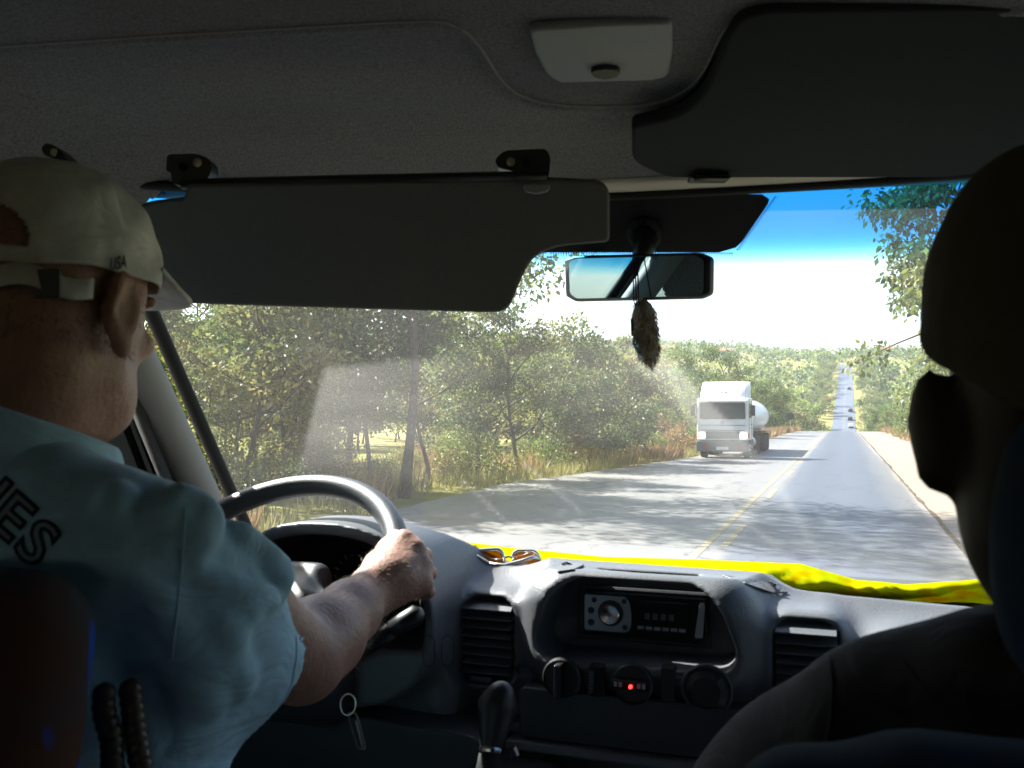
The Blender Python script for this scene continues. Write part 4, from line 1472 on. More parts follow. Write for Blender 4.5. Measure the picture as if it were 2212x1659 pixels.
# painted strip and rubbers of the driver's door frame seen beside the pillar
for (xa, xb, mt, nm, X0, X1) in ((272, 291, 'white_paint', 'door_frame_strip', -1.11, -1.15), (291, 300, 'rubber', 'door_rubber', -1.105, -1.15), (262, 271, 'rubber', 'door_rubber', -1.11, -1.15), (249, 258, 'rubber', 'door_rubber', -1.12, -1.15)):
    m = MB()
    fr_, bk_ = [], []
    k1, k0 = .375, .335
    for X, lst in ((X0, fr_), (X1, bk_)):
        for (x, y) in ((xa, 874), (xb, 874)):
            pass
        a = PX(xa + (650 - 874) * k1, 650, X); b = PX(xb + (650 - 874) * (k1 + .02), 650, X)
        c = PX(xb + (1290 - 874) * (k1 + .055), 1290, X); d = PX(xa + (1290 - 874) * (k1 + .01), 1290, X)
        lst += [Vector(a), Vector(b), Vector(c), Vector(d)]
    m.hexa(fr_, bk_); m.build(nm, M[mt], VAN)
m = MB(); m.box(V(CX, -.7, -1.43), (.9, 2.6, .03)); m.build('floor', M['floor'], VAN)
m = MB(); m.box(V(CX, 1.93, -.88), (.88, .03, .56)); m.build('bulkhead', M['black'], VAN)
m = MB(); m.box(V(CX, -3.22, -.8), (.92, .03, .62)); m.box(V(CX, -3.22, .38), (.92, .03, .12)); m.build('rear_wall', M['wall'], VAN)
# outside mirror in the driver's window
q = Vector(PX(228, 1012, -1.42))
m = SDF(q - Vector((.14, .1, .16)), q + Vector((.14, .1, .13)), .006)
m.ell(q + Vector((-.01, 0, -.06)), (.085, .05, .085), k=.02); m.box(q + Vector((.0, -.03, -.07)), (.06, .03, .06), .02, k=.02)
link('door_mirror', m.mesh('door_mirror'), M['yellow_paint'], VAN)
m = MB(); m.tube([q + Vector((.06, 0, -.11)), q + Vector((.26, .05, -.13))], .018, 8); m.build('mirror_arm', M['black'], VAN)

# ------------------------------------------------------------------ sun visors, lamp, brackets, mirror
def planar(poly_px, p0, n):
    return [Vector(plane_hit(x, y, p0, n)) for x, y in poly_px]


a_, b_, c_ = P(800, 390, 1.215), P(800, 672, 1.275), P(300, 400, 1.205)
n_v = np.cross(b_ - a_, c_ - a_); n_v /= np.linalg.norm(n_v)
if n_v @ FWD < 0: n_v = -n_v
px_v = [(262, 476), (304, 438), (396, 428), (404, 399), (1170, 384), (1318, 392), (1318, 524), (1205, 533), (1152, 556), (1128, 600), (1098, 676), (1040, 677), (342, 656), (240, 648)]
rd = [.02, .02, .004, .006, 0, .022, .008, .02, .03, .03, .028, 0, .01, .01]
ol = round_poly(planar(px_v, a_, n_v), rd, 5)
SV = empty('sun_visor', a_, 'grey vinyl sun visor folded down in front of the driver', 'sun visor')
m = MB(); m.prism([p + Vector(n_v) * .0 for p in ol], Vector(n_v) * .018)
m.build('panel', M['visor'], SV, bevel=.0065, seg=3)
m = MB(); m.tube([Vector(P(x, y, 1.222)) for x, y in ((392, 398), (700, 390), (1180, 380))], .007, 10); m.build('hinge_rod', M['black'], SV, smooth=True)
for cxp, poly in ((0, [(360, 333), (425, 331), (452, 342), (458, 364), (450, 386), (404, 402), (372, 398), (368, 372), (358, 370)]),
                  (1, [(1068, 344), (1090, 324), (1180, 320), (1190, 340), (1186, 378), (1172, 396), (1136, 404), (1120, 372), (1074, 362)])):
    pts = [Vector(P(x, y, 1.228)) for x, y in poly]
    m = MB(); m.prism(round_poly(pts, .006, 4), Vector(FWD) * .03)
    br = m.build('bracket', M['black'], SV, bevel=.003)
    for (x, y) in (((395, 361), (428, 352)) if cxp == 0 else ((1104, 350), (1136, 352))):
        m = MB(); m.lathe([(.0058, 0), (.0058, .003), (.0035, .0035), (.003, .001)], P(x, y, 1.2265), -FWD, 12); m.build('screw', M['steel'] if x > 400 and x < 1120 else M['rubber'], br)
m = MB(); m.prism(round_poly([Vector(P(x, y, 1.212)) for x, y in ((1128, 399), (1190, 397), (1186, 412), (1160, 419), (1134, 414))], .005), Vector(FWD) * .008); m.build('clip', M['lens'], SV, bevel=.002)
# passenger visor, folded up against the lining
p0 = np.array(V(0, 1.30, .336)); n_p = np.array([0, .067, .37]); n_p /= np.linalg.norm(n_p)
px_p = [(1364, 276), (1462, 256), (1515, 215), (1546, 150), (1570, 80), (1600, 40), (1660, 24), (2420, 14), (2420, 386), (1440, 386), (1366, 352)]
ol = round_poly(planar(px_p, p0, n_p), [.006, .03, .03, .03, .02, .03, .03, .03, .03, .02, .02], 5)
PV = empty('sun_visor', p0, 'dark grey passenger sun visor folded up flat against the roof lining', 'sun visor')
m = MB(); m.prism(ol, Vector(n_p) * .02); m.build('panel', M['visor_dark'], PV, bevel=.006, seg=3)
m = MB(); m.prism(round_poly([Vector(P(x, y, 1.285)) for x, y in ((1490, 386), (1502, 366), (1522, 357), (1550, 357), (1570, 366), (1582, 386))], .006), Vector(FWD) * .03); h_ = m.build('clip', M['black'], PV, bevel=.003)
m = MB(); m.tube([Vector(P(x, 381, 1.283)) for x in (1500, 1536, 1572)], .006, 8); m.build('hinge_pin', M['black_gloss'], h_)
# coat hook
CH = empty('coat_hook', P(115, 326, 1.02), 'black plastic hook on the roof lining above the white cap', 'hook')
m = MB(); m.prism(round_poly([Vector(P(x, y, 1.02)) for x, y in ((88, 318), (100, 308), (118, 314), (138, 334), (150, 352), (120, 346), (94, 334))], .004), Vector(FWD) * .03); hb = m.build('base', M['black'], CH, bevel=.003)
m = MB(); m.lathe([(.004, 0), (.004, .003)], P(119, 330, 1.018), -FWD, 10); m.build('screw', M['steel'], hb)
# roof lamp
DL = empty('roof_lamp', P(1300, 118, 1.08), 'unlit white rectangular lamp on the grey roof lining', 'lamp')
q = P(1300, 118, 1.0); pr = None
zr = lambda p: p[2] - EYE - roof_z(p[0], p[1])
c0 = march(zr, 1300, 118, .6, 1.6)
gr_ = np.array([0, 1.0, (roof_z(c0[0], c0[1] + .05) - roof_z(c0[0], c0[1] - .05)) / .1]); nl = np.cross([1, 0, 0], gr_); nl /= np.linalg.norm(nl)
lp = planar([(1142, 66), (1300, 55), (1452, 50), (1453, 120), (1444, 168), (1410, 176), (1210, 181), (1182, 166), (1156, 118)], c0 - nl * .020, nl)
rdl = [.012, 0, .010, 0, .012, .006, .006, .012, 0]
m = MB(); m.prism(round_poly(lp, rdl, 5), Vector(nl) * .012); lens = m.build('lens', M['lens'], DL, bevel=.005, seg=3)
sp_ = planar([(1275, 158), (1285, 152), (1310, 149), (1332, 152), (1340, 158), (1334, 168), (1308, 174), (1282, 169)], c0 - nl * .026, nl)
m = MB(); m.prism(round_poly(sp_, .003), Vector(nl) * .010); m.build('switch', M['black'], DL, bevel=.002)

# rear-view mirror
RM = empty('rear_view_mirror', P(1374, 600, 1.5), 'black framed rear view mirror hanging from the windscreen', 'mirror')
mc = P(1374, 598, 1.43)
mq = [(1217, 556), (1300, 548), (1450, 546), (1520, 548), (1531, 570), (1529, 636), (1515, 645), (1420, 649), (1240, 651), (1222, 640)]
n_m = np.array([.36, -1.0, -.10]); n_m /= np.linalg.norm(n_m)
MIR_N = np.array([-.50, -.86, -.075]); MIR_N /= np.linalg.norm(MIR_N)
pts = planar([(1217, 560), (1240, 552), (1505, 545), (1531, 556), (1530, 636), (1510, 646), (1240, 652), (1220, 640)], mc, MIR_N)
m = MB(); m.prism(round_poly(pts, .006), Vector(-MIR_N) * .016); m.build('housing', M['black'], RM, bevel=.005, seg=3)
pts = planar([(1229, 566), (1244, 559), (1502, 552), (1521, 562), (1520, 632), (1504, 639), (1246, 645), (1231, 634)], mc + MIR_N * .003, MIR_N)
mm, N_, L_ = new_mat('mirror_silver'); N_['Principled BSDF'].inputs['Metallic'].default_value = 1; N_['Principled BSDF'].inputs['Roughness'].default_value = .01; N_['Principled BSDF'].inputs['Base Color'].default_value = (.30, .40, .44, 1)
m = MB(); m.prism(round_poly(pts, .006), Vector(-MIR_N) * .002); m.build('glass', mm, RM)
m = MB(); a_ = ws_hit(1394, 505, -.006); m.tube([a_, Vector(P(1392, 540, 1.455)), Vector(P(1380, 575, 1.45))], [.024, .017, .013], 10); m.build('stem', M['black'], RM, smooth=True)
m = MB(); m.lathe([(.028, 0), (.028, .006), (.02, .012)], a_, (0, -.8, -.55), 18); m.build('mount', M['rubber'], RM)
# charm hanging under the mirror
CHM = empty('hanging_charm', P(1388, 655, 1.42), 'furry brown charm hanging on strings under the rear view mirror', 'charm')
c0_, c1_ = Vector(P(1388, 660, 1.42)), Vector(P(1404, 787, 1.42))
m = SDF(np.minimum(c0_, c1_) - .05, np.maximum(c0_, c1_) + .05, .0025)
L0 = c1_ - c0_
m.chain([c0_ + L0 * t for t in (0, .15, .4, .7, .88, 1.0)], [.010, .0145, .0150, .0140, .009, .003], .01)
m.add(lambda x, y, z: .0012 * np.sin(x * 900) * np.sin(z * 700 + x * 300))
fur = link('fur_body', m.mesh('fur_body'), M['fur'], CHM)
g = np.random.default_rng(4); fm_ = fur.data
co = np.zeros(len(fm_.vertices) * 3, np.float32); fm_.vertices.foreach_get('co', co); co = co.reshape(-1, 3)
no = np.zeros(len(fm_.vertices) * 3, np.float32); fm_.vertices.foreach_get('normal', no); no = no.reshape(-1, 3)
ix = g.integers(0, len(co), 2600)
hm = leaf_mesh('fur_hair', co[ix], no[ix] * .5 + np.array(L0.normalized()) * 1.2 + g.normal(0, .25, (2600, 3)), .009, g.uniform(0, 1, 2600), 4, .09)
tag(link('fur_hair', hm, leaf_mat('fur_hairs', [(.09, .065, .05), (.25, .19, .14), (.65, .56, .46)], .2), fur, smooth=False), kind='stuff')
m = MB()
for dx in (-5, 0, 5): m.tube([Vector(P(1372 + dx, 556, 1.412)), Vector(P(1374 + dx, 650, 1.405)), Vector(P(1380 + dx, 668, 1.42))], .0011, 5)
m.build('string', M['ink'], CHM)
m = MB(); m.prism(round_poly([Vector(P(x, y, 1.418)) for x, y in ((1363, 688), (1384, 684), (1386, 724), (1364, 726))], .003), Vector(FWD) * .006); m.tube([Vector(P(1374, 655, 1.418)), Vector(P(1374, 690, 1.418))], .0015, 5); m.build('black_tag', M['black'], CHM)
m = MB(); m.tube([Vector(P(x, y, 1.415)) for x, y in ((1370, 726), (1368, 742), (1376, 758), (1396, 772))], .0022, 6); m.build('pale_ribbon', M['lens'], CHM)


# ------------------------------------------------------------------ dashboard
DB = empty('dashboard', V(CX, 1.5, -.6), 'grey plastic dashboard with vents and centre pod across the van', 'dashboard')
S = SDF(V(-1.15, 1.19, -.80), V(.58, 1.94, -.12), .0048)


def dash_profile(x, y, z):
    """main body: sloping top and front, from half-planes; y forward"""
    zz = z - EYE
    zz = zz + .03 * (x + .30)
    d = np.maximum(zz + .246 + .19 * np.maximum(y - 1.40, 0), -(y - 1.365))
    n1 = np.array([-.50, .866])              # sloping shoulder between front and top
    d = np.maximum(d, (y - 1.365) * n1[0] + (zz + .305) * n1[1])
    d = np.maximum(d, y - 1.92)
    d = np.maximum(d, -(zz + .9))
    d = np.maximum(d, np.maximum(-1.14 - x, x - .575))
    return d


S.field(dash_profile, 0)
# instrument hood
hc = V(-.735, 1.45, -.30)


def hood(x, y, z, rx, rz, y0, y1, e=2.4):
    q = (np.abs((x + .735) / rx) ** e + np.abs((z - EYE + .30) / rz) ** e) ** (1 / e)
    return np.maximum((q - 1) * min(rx, rz), np.maximum(y0 - y + .25 * np.maximum(z - EYE + .30, 0) * -1, y - y1))


S.field(lambda x, y, z: np.maximum(hood(x, y, z, .172, .140, 1.235, 1.75), (z - EYE + .160) + .42 * (y - 1.31)), .025)
S.box(V(-.765, 1.49, -.50), (.212, .20, .20), .03, k=.025)
S.field(lambda x, y, z: np.maximum(hood(x, y, z, .156, .120, 1.0, 1.46), np.maximum(-(z - EYE + .345), (z - EYE + .188) + .42 * (y - 1.31))), .010, 's')
# centre pod
def pod(x, y, z):
    z0 = -.315; r_ = .055
    qx, qy, qz = np.abs(x - CX) - .168 + r_, np.abs(y - 1.44) - .135 + r_, np.abs(z - EYE - z0) - .088 + r_
    d = np.sqrt(np.maximum(qx, 0) ** 2 + np.maximum(qy, 0) ** 2 + np.maximum(qz, 0) ** 2) + np.minimum(np.maximum(np.maximum(qx, qy), qz), 0) - r_
    return np.maximum(d, (z - EYE + .2275 + .21 * (y - 1.33)) * .98)


S.field(pod, .075)
def pod_hole(x, y, z):
    zz = z - EYE + .300; r_ = .042
    hw = .136 - .36 * zz
    qx, qy, qz = np.abs(x - CX + .003) - hw + r_, np.abs(y - 1.31) - .098 + .02, np.abs(zz) - .058 + r_
    return np.sqrt(np.maximum(qx, 0) ** 2 + np.maximum(qz, 0) ** 2) + np.minimum(np.maximum(qx, qz), 0) - r_ + np.maximum(qy - .02, 0) * 2


S.field(pod_hole, .010, 's')
# vent surrounds
for X in (-.522, -.052):
    S.box(V(X, 1.415, -.355), (.060, .075, .082), .04, k=.02)
    S.box(V(X, 1.32, -.350), (.043, .062, .066), .026, k=.006, op='s')
# lower panel: step back under a lip, dark shelf
S.box(V(CX, 1.36, -.475), (.235, .035, .012), .009, k=.012)
S.box(V(CX, 1.34, -.585), (.20, .10, .085), .02, k=.01, op='s')
S.box(V(.30, 1.38, -.42), (.27, .06, .12), .05, k=.04)
# panel joints
S.cap(V(-.47, 1.352, -.388), V(-.08, 1.352, -.388), .006, k=.004, op='s')
dm = S.mesh('dash_body')
dash_body = link('dash_body', smooth_mesh(dm, 1, .4), M['dash'], DB)
dbv = BVHTree.FromObject(dash_body, bpy.context.evaluated_depsgraph_get()) if False else None


def bvh_of(o):
    me = o.data
    n = len(me.vertices); c = np.zeros(n * 3, np.float32); me.vertices.foreach_get('co', c)
    loc = np.zeros(3); q = o
    while q is not None:
        loc = loc + np.array(q.location); q = q.parent
    c = c.reshape(-1, 3) + loc
    return BVHTree.FromPolygons([tuple(map(float, v)) for v in c], [tuple(p.vertices) for p in me.polygons])


DBV = bvh_of(dash_body)


def on(bv, px, py, off=.001, dmax=4):
    r = Vector(ray(px, py)).normalized()
    h = bv.ray_cast(Vector(E0), r, dmax)
    if h[0] is None: return None
    return h[0] - r * off


def groove(px_pts, name='panel_joint', r=.0011, mat_=None, parent=None):
    pts = []
    for (a, b) in zip(px_pts[:-1], px_pts[1:]):
        for i in range(8):
            t = i / 8
            q = on(DBV, a[0] + (b[0] - a[0]) * t, a[1] + (b[1] - a[1]) * t, .0004)
            if q is not None: pts.append(q)
    if len(pts) > 2:
        m = MB(); m.tube(pts, r, 5); m.build(name, mat_ or M['ink'], parent or dash_body)


hexs = lambda x: [(x + 13 * math.cos(a), 1406 + 19 * math.sin(a) + 15 * (1 if math.sin(a) > 0 else -1)) for a in np.linspace(0, 2 * math.pi, 25)]
groove(hexs(926), r=.0006)
groove(hexs(967), r=.0006)
# air vents
for X, px0 in ((-.522, 1062), (-.052, 1730)):
    vt = MB(); vt.box(V(X, 1.384, -.350), (.044, .003, .067)); vo_ = vt.build('air_vent', M['black'], DB)
    for i in range(8):
        z = -.350 + .053 - i * .0138
        hw_ = .0405
        b = MB(); b.box(V(X, 1.352, z), (hw_, .012, .0016), Matrix.Rotation(R(24), 3, 'X')); b.build('slat', M['dash'], vo_, bevel=.0007, seg=1)
    b = MB(); b.box(V(X - .01, 1.350, -.350 - .058), (.020, .010, .0055)); b.build('vent_lever', M['black'], vo_, bevel=.002)
# radio
rc = V(CX - .003, 1.400, -.303)
ra = MB(); ra.prism(round_poly([V(CX - .098, 1.396, -.335), V(CX + .092, 1.396, -.335), V(CX + .092, 1.396, -.272), V(CX - .098, 1.396, -.272)], .006), (0, .03, 0)); radio = ra.build('car_radio', M['black_gloss'], DB, bevel=.002)
fr = MB(); x0, x1, z0, z1 = CX - .104, CX + .098, -.341, -.266
fr.tube([V(x0, 1.394, z0), V(x1, 1.394, z0), V(x1, 1.394, z1), V(x0, 1.394, z1)], .0035, 6, closed=True); fr.build('radio_frame', M['dash_dark'], radio)
M['radio_silver'] = mat('radio_silver', (.34, .37, .42), .3, .5, metal=.6)
fpn = MB(); fpn.prism(round_poly([V(CX - .094, 1.3945, -.331), V(CX - .022, 1.3945, -.331), V(CX - .020, 1.3945, -.30), V(CX - .026, 1.3945, -.276), V(CX - .094, 1.3945, -.276)], [.004, .012, .02, .012, .004]), (0, -.004, 0)); fpn.build('silver_panel', M['radio_silver'], radio, bevel=.0015)
kb = MB(); kb.lathe([(.0195, 0), (.0195, .004), (.0185, .005)], V(CX - .052, 1.391, -.302), (0, -1, 0), 28); kb.build('knob_ring', M['black'], radio)
kb = MB(); kb.lathe([(.0155, .003), (.0155, .012), (.0142, .0135), (.004, .0125)], V(CX - .052, 1.391, -.302), (0, -1, 0), 28); kb.build('volume_knob', M['chrome'], radio)
for (dx, dz, r_) in ((-.083, -.300, .005), (-.078, -.284, .004), (-.083, -.318, .005), (-.031, -.283, .004), (-.030, -.322, .004)):
    b = MB(); b.lathe([(r_, 0), (r_, .002), (r_ * .8, .0028)], V(CX + dx, 1.3905, dz), (0, -1, 0), 12); b.build('button', M['black'], radio)
b = MB(); b.prism(round_poly([V(CX - .012, 1.3935, -.327), V(CX + .066, 1.3935, -.327), V(CX + .066, 1.3935, -.281), V(CX - .012, 1.3935, -.281)], .003), (0, -.002, 0)); b.build('display', M['black_gloss'], radio)
b = MB(); b.prism(round_poly([V(CX + .074, 1.394, -.330), V(CX + .086, 1.394, -.330), V(CX + .090, 1.394, -.280), V(CX + .082, 1.394, -.278)], .003), (0, -.003, 0)); b.build('end_key', M['radio_silver'], radio, bevel=.001)
# dark lower panels
m = MB()
m.prism(round_poly([V(-.455, 1.300, -.400), V(.02, 1.300, -.400), V(.02, 1.300, -.474), V(-.455, 1.300, -.474)], .012), (0, .05, 0)); m.build('control_panel', M['dash_dark'], DB, bevel=.004)
m = MB()
m.prism([V(-.47, 1.285, -.474), V(-.47, 1.280, -.486), V(-.47, 1.33, -.494), V(-.47, 1.36, -.476)], (.55, 0, 0)); m.build('shelf_lip', M['dash'], DB, bevel=.004, seg=3)
m = MB()
m.prism(round_poly([V(-1.10, 1.228, -.425), V(-.492, 1.228, -.455), V(-.455, 1.235, -.50), V(-.455, 1.235, -.95), V(-1.10, 1.235, -.95)], .02), (0, .2, 0)); m.build('knee_panel', M['dash_dark'], DB, bevel=.006)
for i in range(6):
    b = MB(); b.box(V(CX - .006 + .0125 * i, 1.3905, -.3205), (.0048, .0012, .0022)); b.build('preset_button', M['radio_silver'], radio)
b = MB(); b.box(V(CX + .027, 1.3908, -.2875), (.030, .001, .0012)); b.build('disc_slot', M['ink'], radio)
for i in range(4):
    b = MB(); b.box(V(CX + .004 + .012 * i, 1.3910, -.303), (.0036, .0006, .0045)); b.build('display_digit', M['dash'], radio)
# heater controls
yk = 1.297


def knob_at(px, py, r, name, withbar=False):
    q = PY(px, py, yk) - E0
    c = V(q[0], yk + .003, q[2])
    m = MB(); m.lathe([(r, -.004), (r, .004), (r * .92, .006), (r * .9, .002)], c, (0, -1, 0), 30); o = m.build(name, M['black'], DB)
    if withbar:
        b = MB(); b.box(V(q[0], yk - .008, q[2]), (.005, .016, r * .82)); b.build('pointer', M['black_gloss'], o, bevel=.002)
    return o, q


knob_at(1213, 1465, .029, 'heater_knob', True)
o, q = knob_at(1366, 1478, .029, 'fan_knob')
b = MB(); b.box(V(q[0], yk - .004, q[2] + .002), (.026, .010, .0065)); b.build('pointer', M['black_gloss'], o, bevel=.002)
M['red_lamp'] = emit('red_indicator', (1, .03, .02), 1.5)
b = MB(); b.lathe([(.0024, 0), (.0024, .004), (.001, .005)], V(q[0] + .001, yk - .015, q[2] + .001), (0, -1, 0), 10); b.build('indicator', M['red_lamp'], o)
for dx in (-.021, -.014, .012, .019):
    b = MB(); b.box(V(q[0] + dx, yk - .0145, q[2] + .002), (.0022, .0008, .0032)); b.build('mark', M['lens'], o)
q = PY(1287, 1472, yk) - E0
b = MB(); b.prism(round_poly([V(q[0] - .012, yk, q[2] - .022), V(q[0] + .012, yk, q[2] - .022), V(q[0] + .012, yk, q[2] + .022), V(q[0] - .012, yk, q[2] + .022)], .004), (0, .03, 0)); sw = b.build('rocker_switch', M['black_gloss'], DB, bevel=.002)
for i in range(7):
    b = MB(); b.box(V(q[0] - .006, yk - .002, q[2] - .014 + .0045 * i), (.003, .002, .0012)); b.build('ridge', M['dash'], sw)
q = PY(1440, 1486, yk) - E0
b = MB(); b.prism(round_poly([V(q[0] - .010, yk + .008, q[2] - .026), V(q[0] + .010, yk + .008, q[2] - .026), V(q[0] + .010, yk + .008, q[2] + .026), V(q[0] - .010, yk + .008, q[2] + .026)], .003), (0, .02, 0)); b.build('blank_switch', M['black'], DB, bevel=.002)
q = PY(1525, 1495, yk) - E0
m = MB(); m.tube([V(q[0] + .033 * math.cos(a), yk + .008, q[2] + .033 * math.sin(a)) for a in np.linspace(0, 2 * math.pi, 33)[:-1]], .0035, 8, closed=True); ring = m.build('dial_ring', M['dash_dark'], DB, smooth=True)
m = MB(); m.lathe([(.030, 0), (.030, .006), (.02, .012), (.012, .012)], V(q[0], yk + .012, q[2]), (0, -1, 0), 26); m.build('dial_knob', M['black'], ring)
for (x, y) in ((1225, 1590), (1290, 1590)):
    q = PY(x, y, 1.40) - E0
    b = MB(); b.prism(round_poly([V(q[0] - .026, 1.40, q[2] - .028), V(q[0] + .026, 1.40, q[2] - .028), V(q[0] + .026, 1.40, q[2] + .028), V(q[0] - .026, 1.40, q[2] + .028)], .004), (0, .03, 0)); b.build('storage_tray', M['black_gloss'], DB, bevel=.002)
# dash-top grilles with small catches
for pts in ([(1175, 1232), (1200, 1222), (1235, 1218), (1262, 1222), (1240, 1232), (1205, 1237)], [(1560, 1245), (1640, 1258), (1690, 1272), (1702, 1282), (1670, 1282), (1610, 1262)]):
    pp = [on(DBV, x, y, .002) for x, y in pts]
    if all(p is not None for p in pp):
        m = MB(); m.prism(pp, (0, 0, .0025)); gg = m.build('speaker_grille', M['dash'], DB, bevel=.001)
for (x, y) in ((1665, 1268), (1225, 1224)):
    q = on(DBV, x, y, .002)
    if q is not None:
        m = MB(); m.tube([q + Vector((-.008, 0, .003)), q + Vector((0, 0, .006)), q + Vector((.008, 0, .003))], .0025, 6); m.build('catch', M['chrome'], DB)
pp = [on(DBV, 1810 + 62 * (1 - math.cos(a)) + 0, 1300 - 0 + 18 * math.sin(a), .003) for a in np.linspace(0, 2 * math.pi, 18)[:-1]]
if all(p is not None for p in pp):
    m = MB(); m.add(pp, [tuple(range(len(pp)))]); m.build('grab_recess', M['dash'], DB, solid=.002)
# instruments
pn = MB(); pn.box(V(-.735, 1.452, -.315), (.150, .006, .095)); pnl = pn.build('instrument_panel', M['black'], DB)
M['dial_mark'] = mat('dial_white', (.55, .55, .52), .6, .3)
for (X, z, r_, n_) in ((-.80, -.292, .058, 13), (-.672, -.292, .058, 13), (-.735, -.262, .028, 7)):
    m = MB(); m.tube([V(X + r_ * math.cos(a), 1.443, z + r_ * math.sin(a)) for a in np.linspace(0, 2 * math.pi, 37)[:-1]], .003, 6, closed=True); gd = m.build('gauge', M['dash_dark'], pnl, smooth=True)
for (X, z, r_, n_) in ((-.80, -.292, .049, 17), (-.672, -.292, .049, 17)):
    m = MB()
    for i in range(n_):
        a = R(220 - 260 * i / (n_ - 1))
        c_ = Vector(V(X + r_ * math.cos(a), 1.444, z + r_ * math.sin(a)))
        m.box(c_, (.0014, .001, .0045 if i % 2 == 0 else .003), Matrix.Rotation(-(a - math.pi / 2), 3, 'Y'))
    m.build('scale_mark', M['dial_mark'], pnl)
    a = R(205 if X < -.75 else 190)
    m = MB(); m.tube([V(X, 1.440, z), V(X + .043 * math.cos(a), 1.440, z + .043 * math.sin(a))], [.003, .0008], 6); m.build('needle', M['orange'], pnl)

# ------------------------------------------------------------------ steering wheel, column, stalk, keys
SWC = Vector(V(-.775, 1.12, -.232)); SWR = .196; SWA = R(38)
ux, uy = Vector((1, 0, 0)), Vector((0, math.cos(SWA), math.sin(SWA)))
un = ux.cross(uy)                            # towards the driver's face / up


def rim(th, r=SWR): return SWC + ux * (r * math.cos(th)) + uy * (r * math.sin(th))


SW = empty('steering_wheel', SWC, 'black leather steering wheel gripped by the driver', 'steering wheel')
m = MB(); m.tube([rim(t) for t in np.linspace(0, 2 * math.pi, 97)[:-1]], .0172, 18, closed=True); m.build('rim', M['wheel'], SW, smooth=True)
S = SDF(SWC - Vector((.2, .2, .2)), SWC + Vector((.2, .2, .2)), .005)
MW = np.array([[ux[i], uy[i], un[i]] for i in range(3)])
S.box(SWC - un * .022 - uy * .012, (.088, .060, .022), .020, MW, .01)
S.box(SWC - un * .030 - uy * .055, (.05, .05, .02), .018, MW, .02)
for sx in (-1, 1): S.cap(SWC + ux * sx * .06 - uy * .02 - un * .02, rim(0 if sx > 0 else math.pi) * .98 + SWC * .02 - uy * .03, .019, .014, .03)
for sx in (-1, 1): S.cap(SWC + ux * sx * .03 - uy * .06 - un * .02, rim(R(-62 if sx > 0 else -118)), .019, .013, .03)
link('hub_pad', S.mesh('hub_pad'), M['wheel'], SW)
m = MB(); c_ = SWC + un * .0005 + uy * .012; m.tube([c_ + ux * .011 * math.cos(a) + uy * .011 * math.sin(a) for a in np.linspace(0, 2 * math.pi, 25)[:-1]], .0014, 6, closed=True); m.build('hub_ring', M['chrome'], SW)
CS = empty('steering_column', SWC - un * .1, 'black steering column cover under the wheel with its stalk', 'steering column')
S = SDF(V(-.92, 1.1, -.62), V(-.5, 1.5, -.2), .005)
S.cap(SWC - un * .06, SWC - un * .30 + Vector((0, .06, 0)), .055, .075, .01); S.box(SWC - un * .16 + Vector((0, .03, -.02)), (.085, .09, .05), .03, MW, .03)
link('column_cover', S.mesh('column_cover'), M['dash_dark'], CS)
sk = [Vector(P(x, y, d)) for x, y, d in ((730, 1450, 1.34), (800, 1392, 1.30), (850, 1358, 1.285), (902, 1326, 1.28))]
m = MB(); m.tube(sk[:3], [.012, .0150, .0165], 12, squash=(1, .8)); stk = m.build('stalk', M['black'], CS, smooth=True)
m = MB(); m.tube([sk[2] + (sk[3] - sk[2]) * .02, sk[2] * .5 + sk[3] * .5, sk[3], sk[3] + (sk[3] - sk[2]) * .18], [.0168, .0172, .0165, .008], 12, squash=(1, .85)); m.build('stalk_tip', M['black'], stk, smooth=True)
KY = empty('key_ring', P(765, 1540, 1.30), 'keys and wire rings hanging below the steering column', 'keys')
kc = Vector(P(752, 1522, 1.30))
m = MB(); m.tube([kc + Vector((.012 * math.cos(a), .003 * math.sin(a), .014 * math.sin(a))) for a in np.linspace(0, 2 * math.pi, 25)[:-1]], .0012, 6, closed=True); m.build('ring', M['steel'], KY)
a_, b_ = Vector(P(760, 1540, 1.30)), Vector(P(782, 1618, 1.30))
dr = (b_ - a_); sd = Vector(RGT) * .0055
m = MB(); m.tube(round_poly([a_ + sd, a_ + dr * .3 + sd * 1.2, b_ + sd, b_ - sd, a_ + dr * .3 - sd * 1.2, a_ - sd], .004), .0013, 6, closed=True); m.build('clasp', M['steel'], KY)
m = MB(); m.tube([kc + Vector((0, 0, -.012)), a_], .0012, 6); m.prism([a_ + dr * .25 + Vector(FWD) * .004, a_ + dr * .25 + sd * .6 + Vector(FWD) * .004, b_ + sd * .3 + Vector(FWD) * .004, b_ - sd * .2 + Vector(FWD) * .004], Vector(FWD) * .002); m.build('key', M['steel'], KY)

# ------------------------------------------------------------------ gear lever, console
GL = empty('gear_lever', P(1075, 1640, 1.15), 'black gear lever with rounded knob standing on the console', 'gear lever')
S = SDF(np.array(P(1075, 1560, 1.15)) - .1, np.array(P(1075, 1560, 1.15)) + .1, .003)
S.chain([P(1060, 1610, 1.14), P(1066, 1575, 1.15), P(1073, 1530, 1.16), P(1082, 1500, 1.16)], [.013, .0165, .0225, .0165], .012)
link('knob', S.mesh('knob'), M['black'], GL)
m = MB(); m.tube([Vector(P(1055, 1720, 1.12)), Vector(P(1058, 1650, 1.13)), Vector(P(1060, 1612, 1.14))], [.024, .016, .013], 12); m.build('boot', M['rubber'], GL, smooth=True)
m = MB(); m.lathe([(.0145, 0), (.0155, .003), (.0145, .006)], P(1059, 1628, 1.135), P(1066, 1575, 1.15) - P(1058, 1650, 1.13), 18); m.build('collar', M['chrome'], GL)
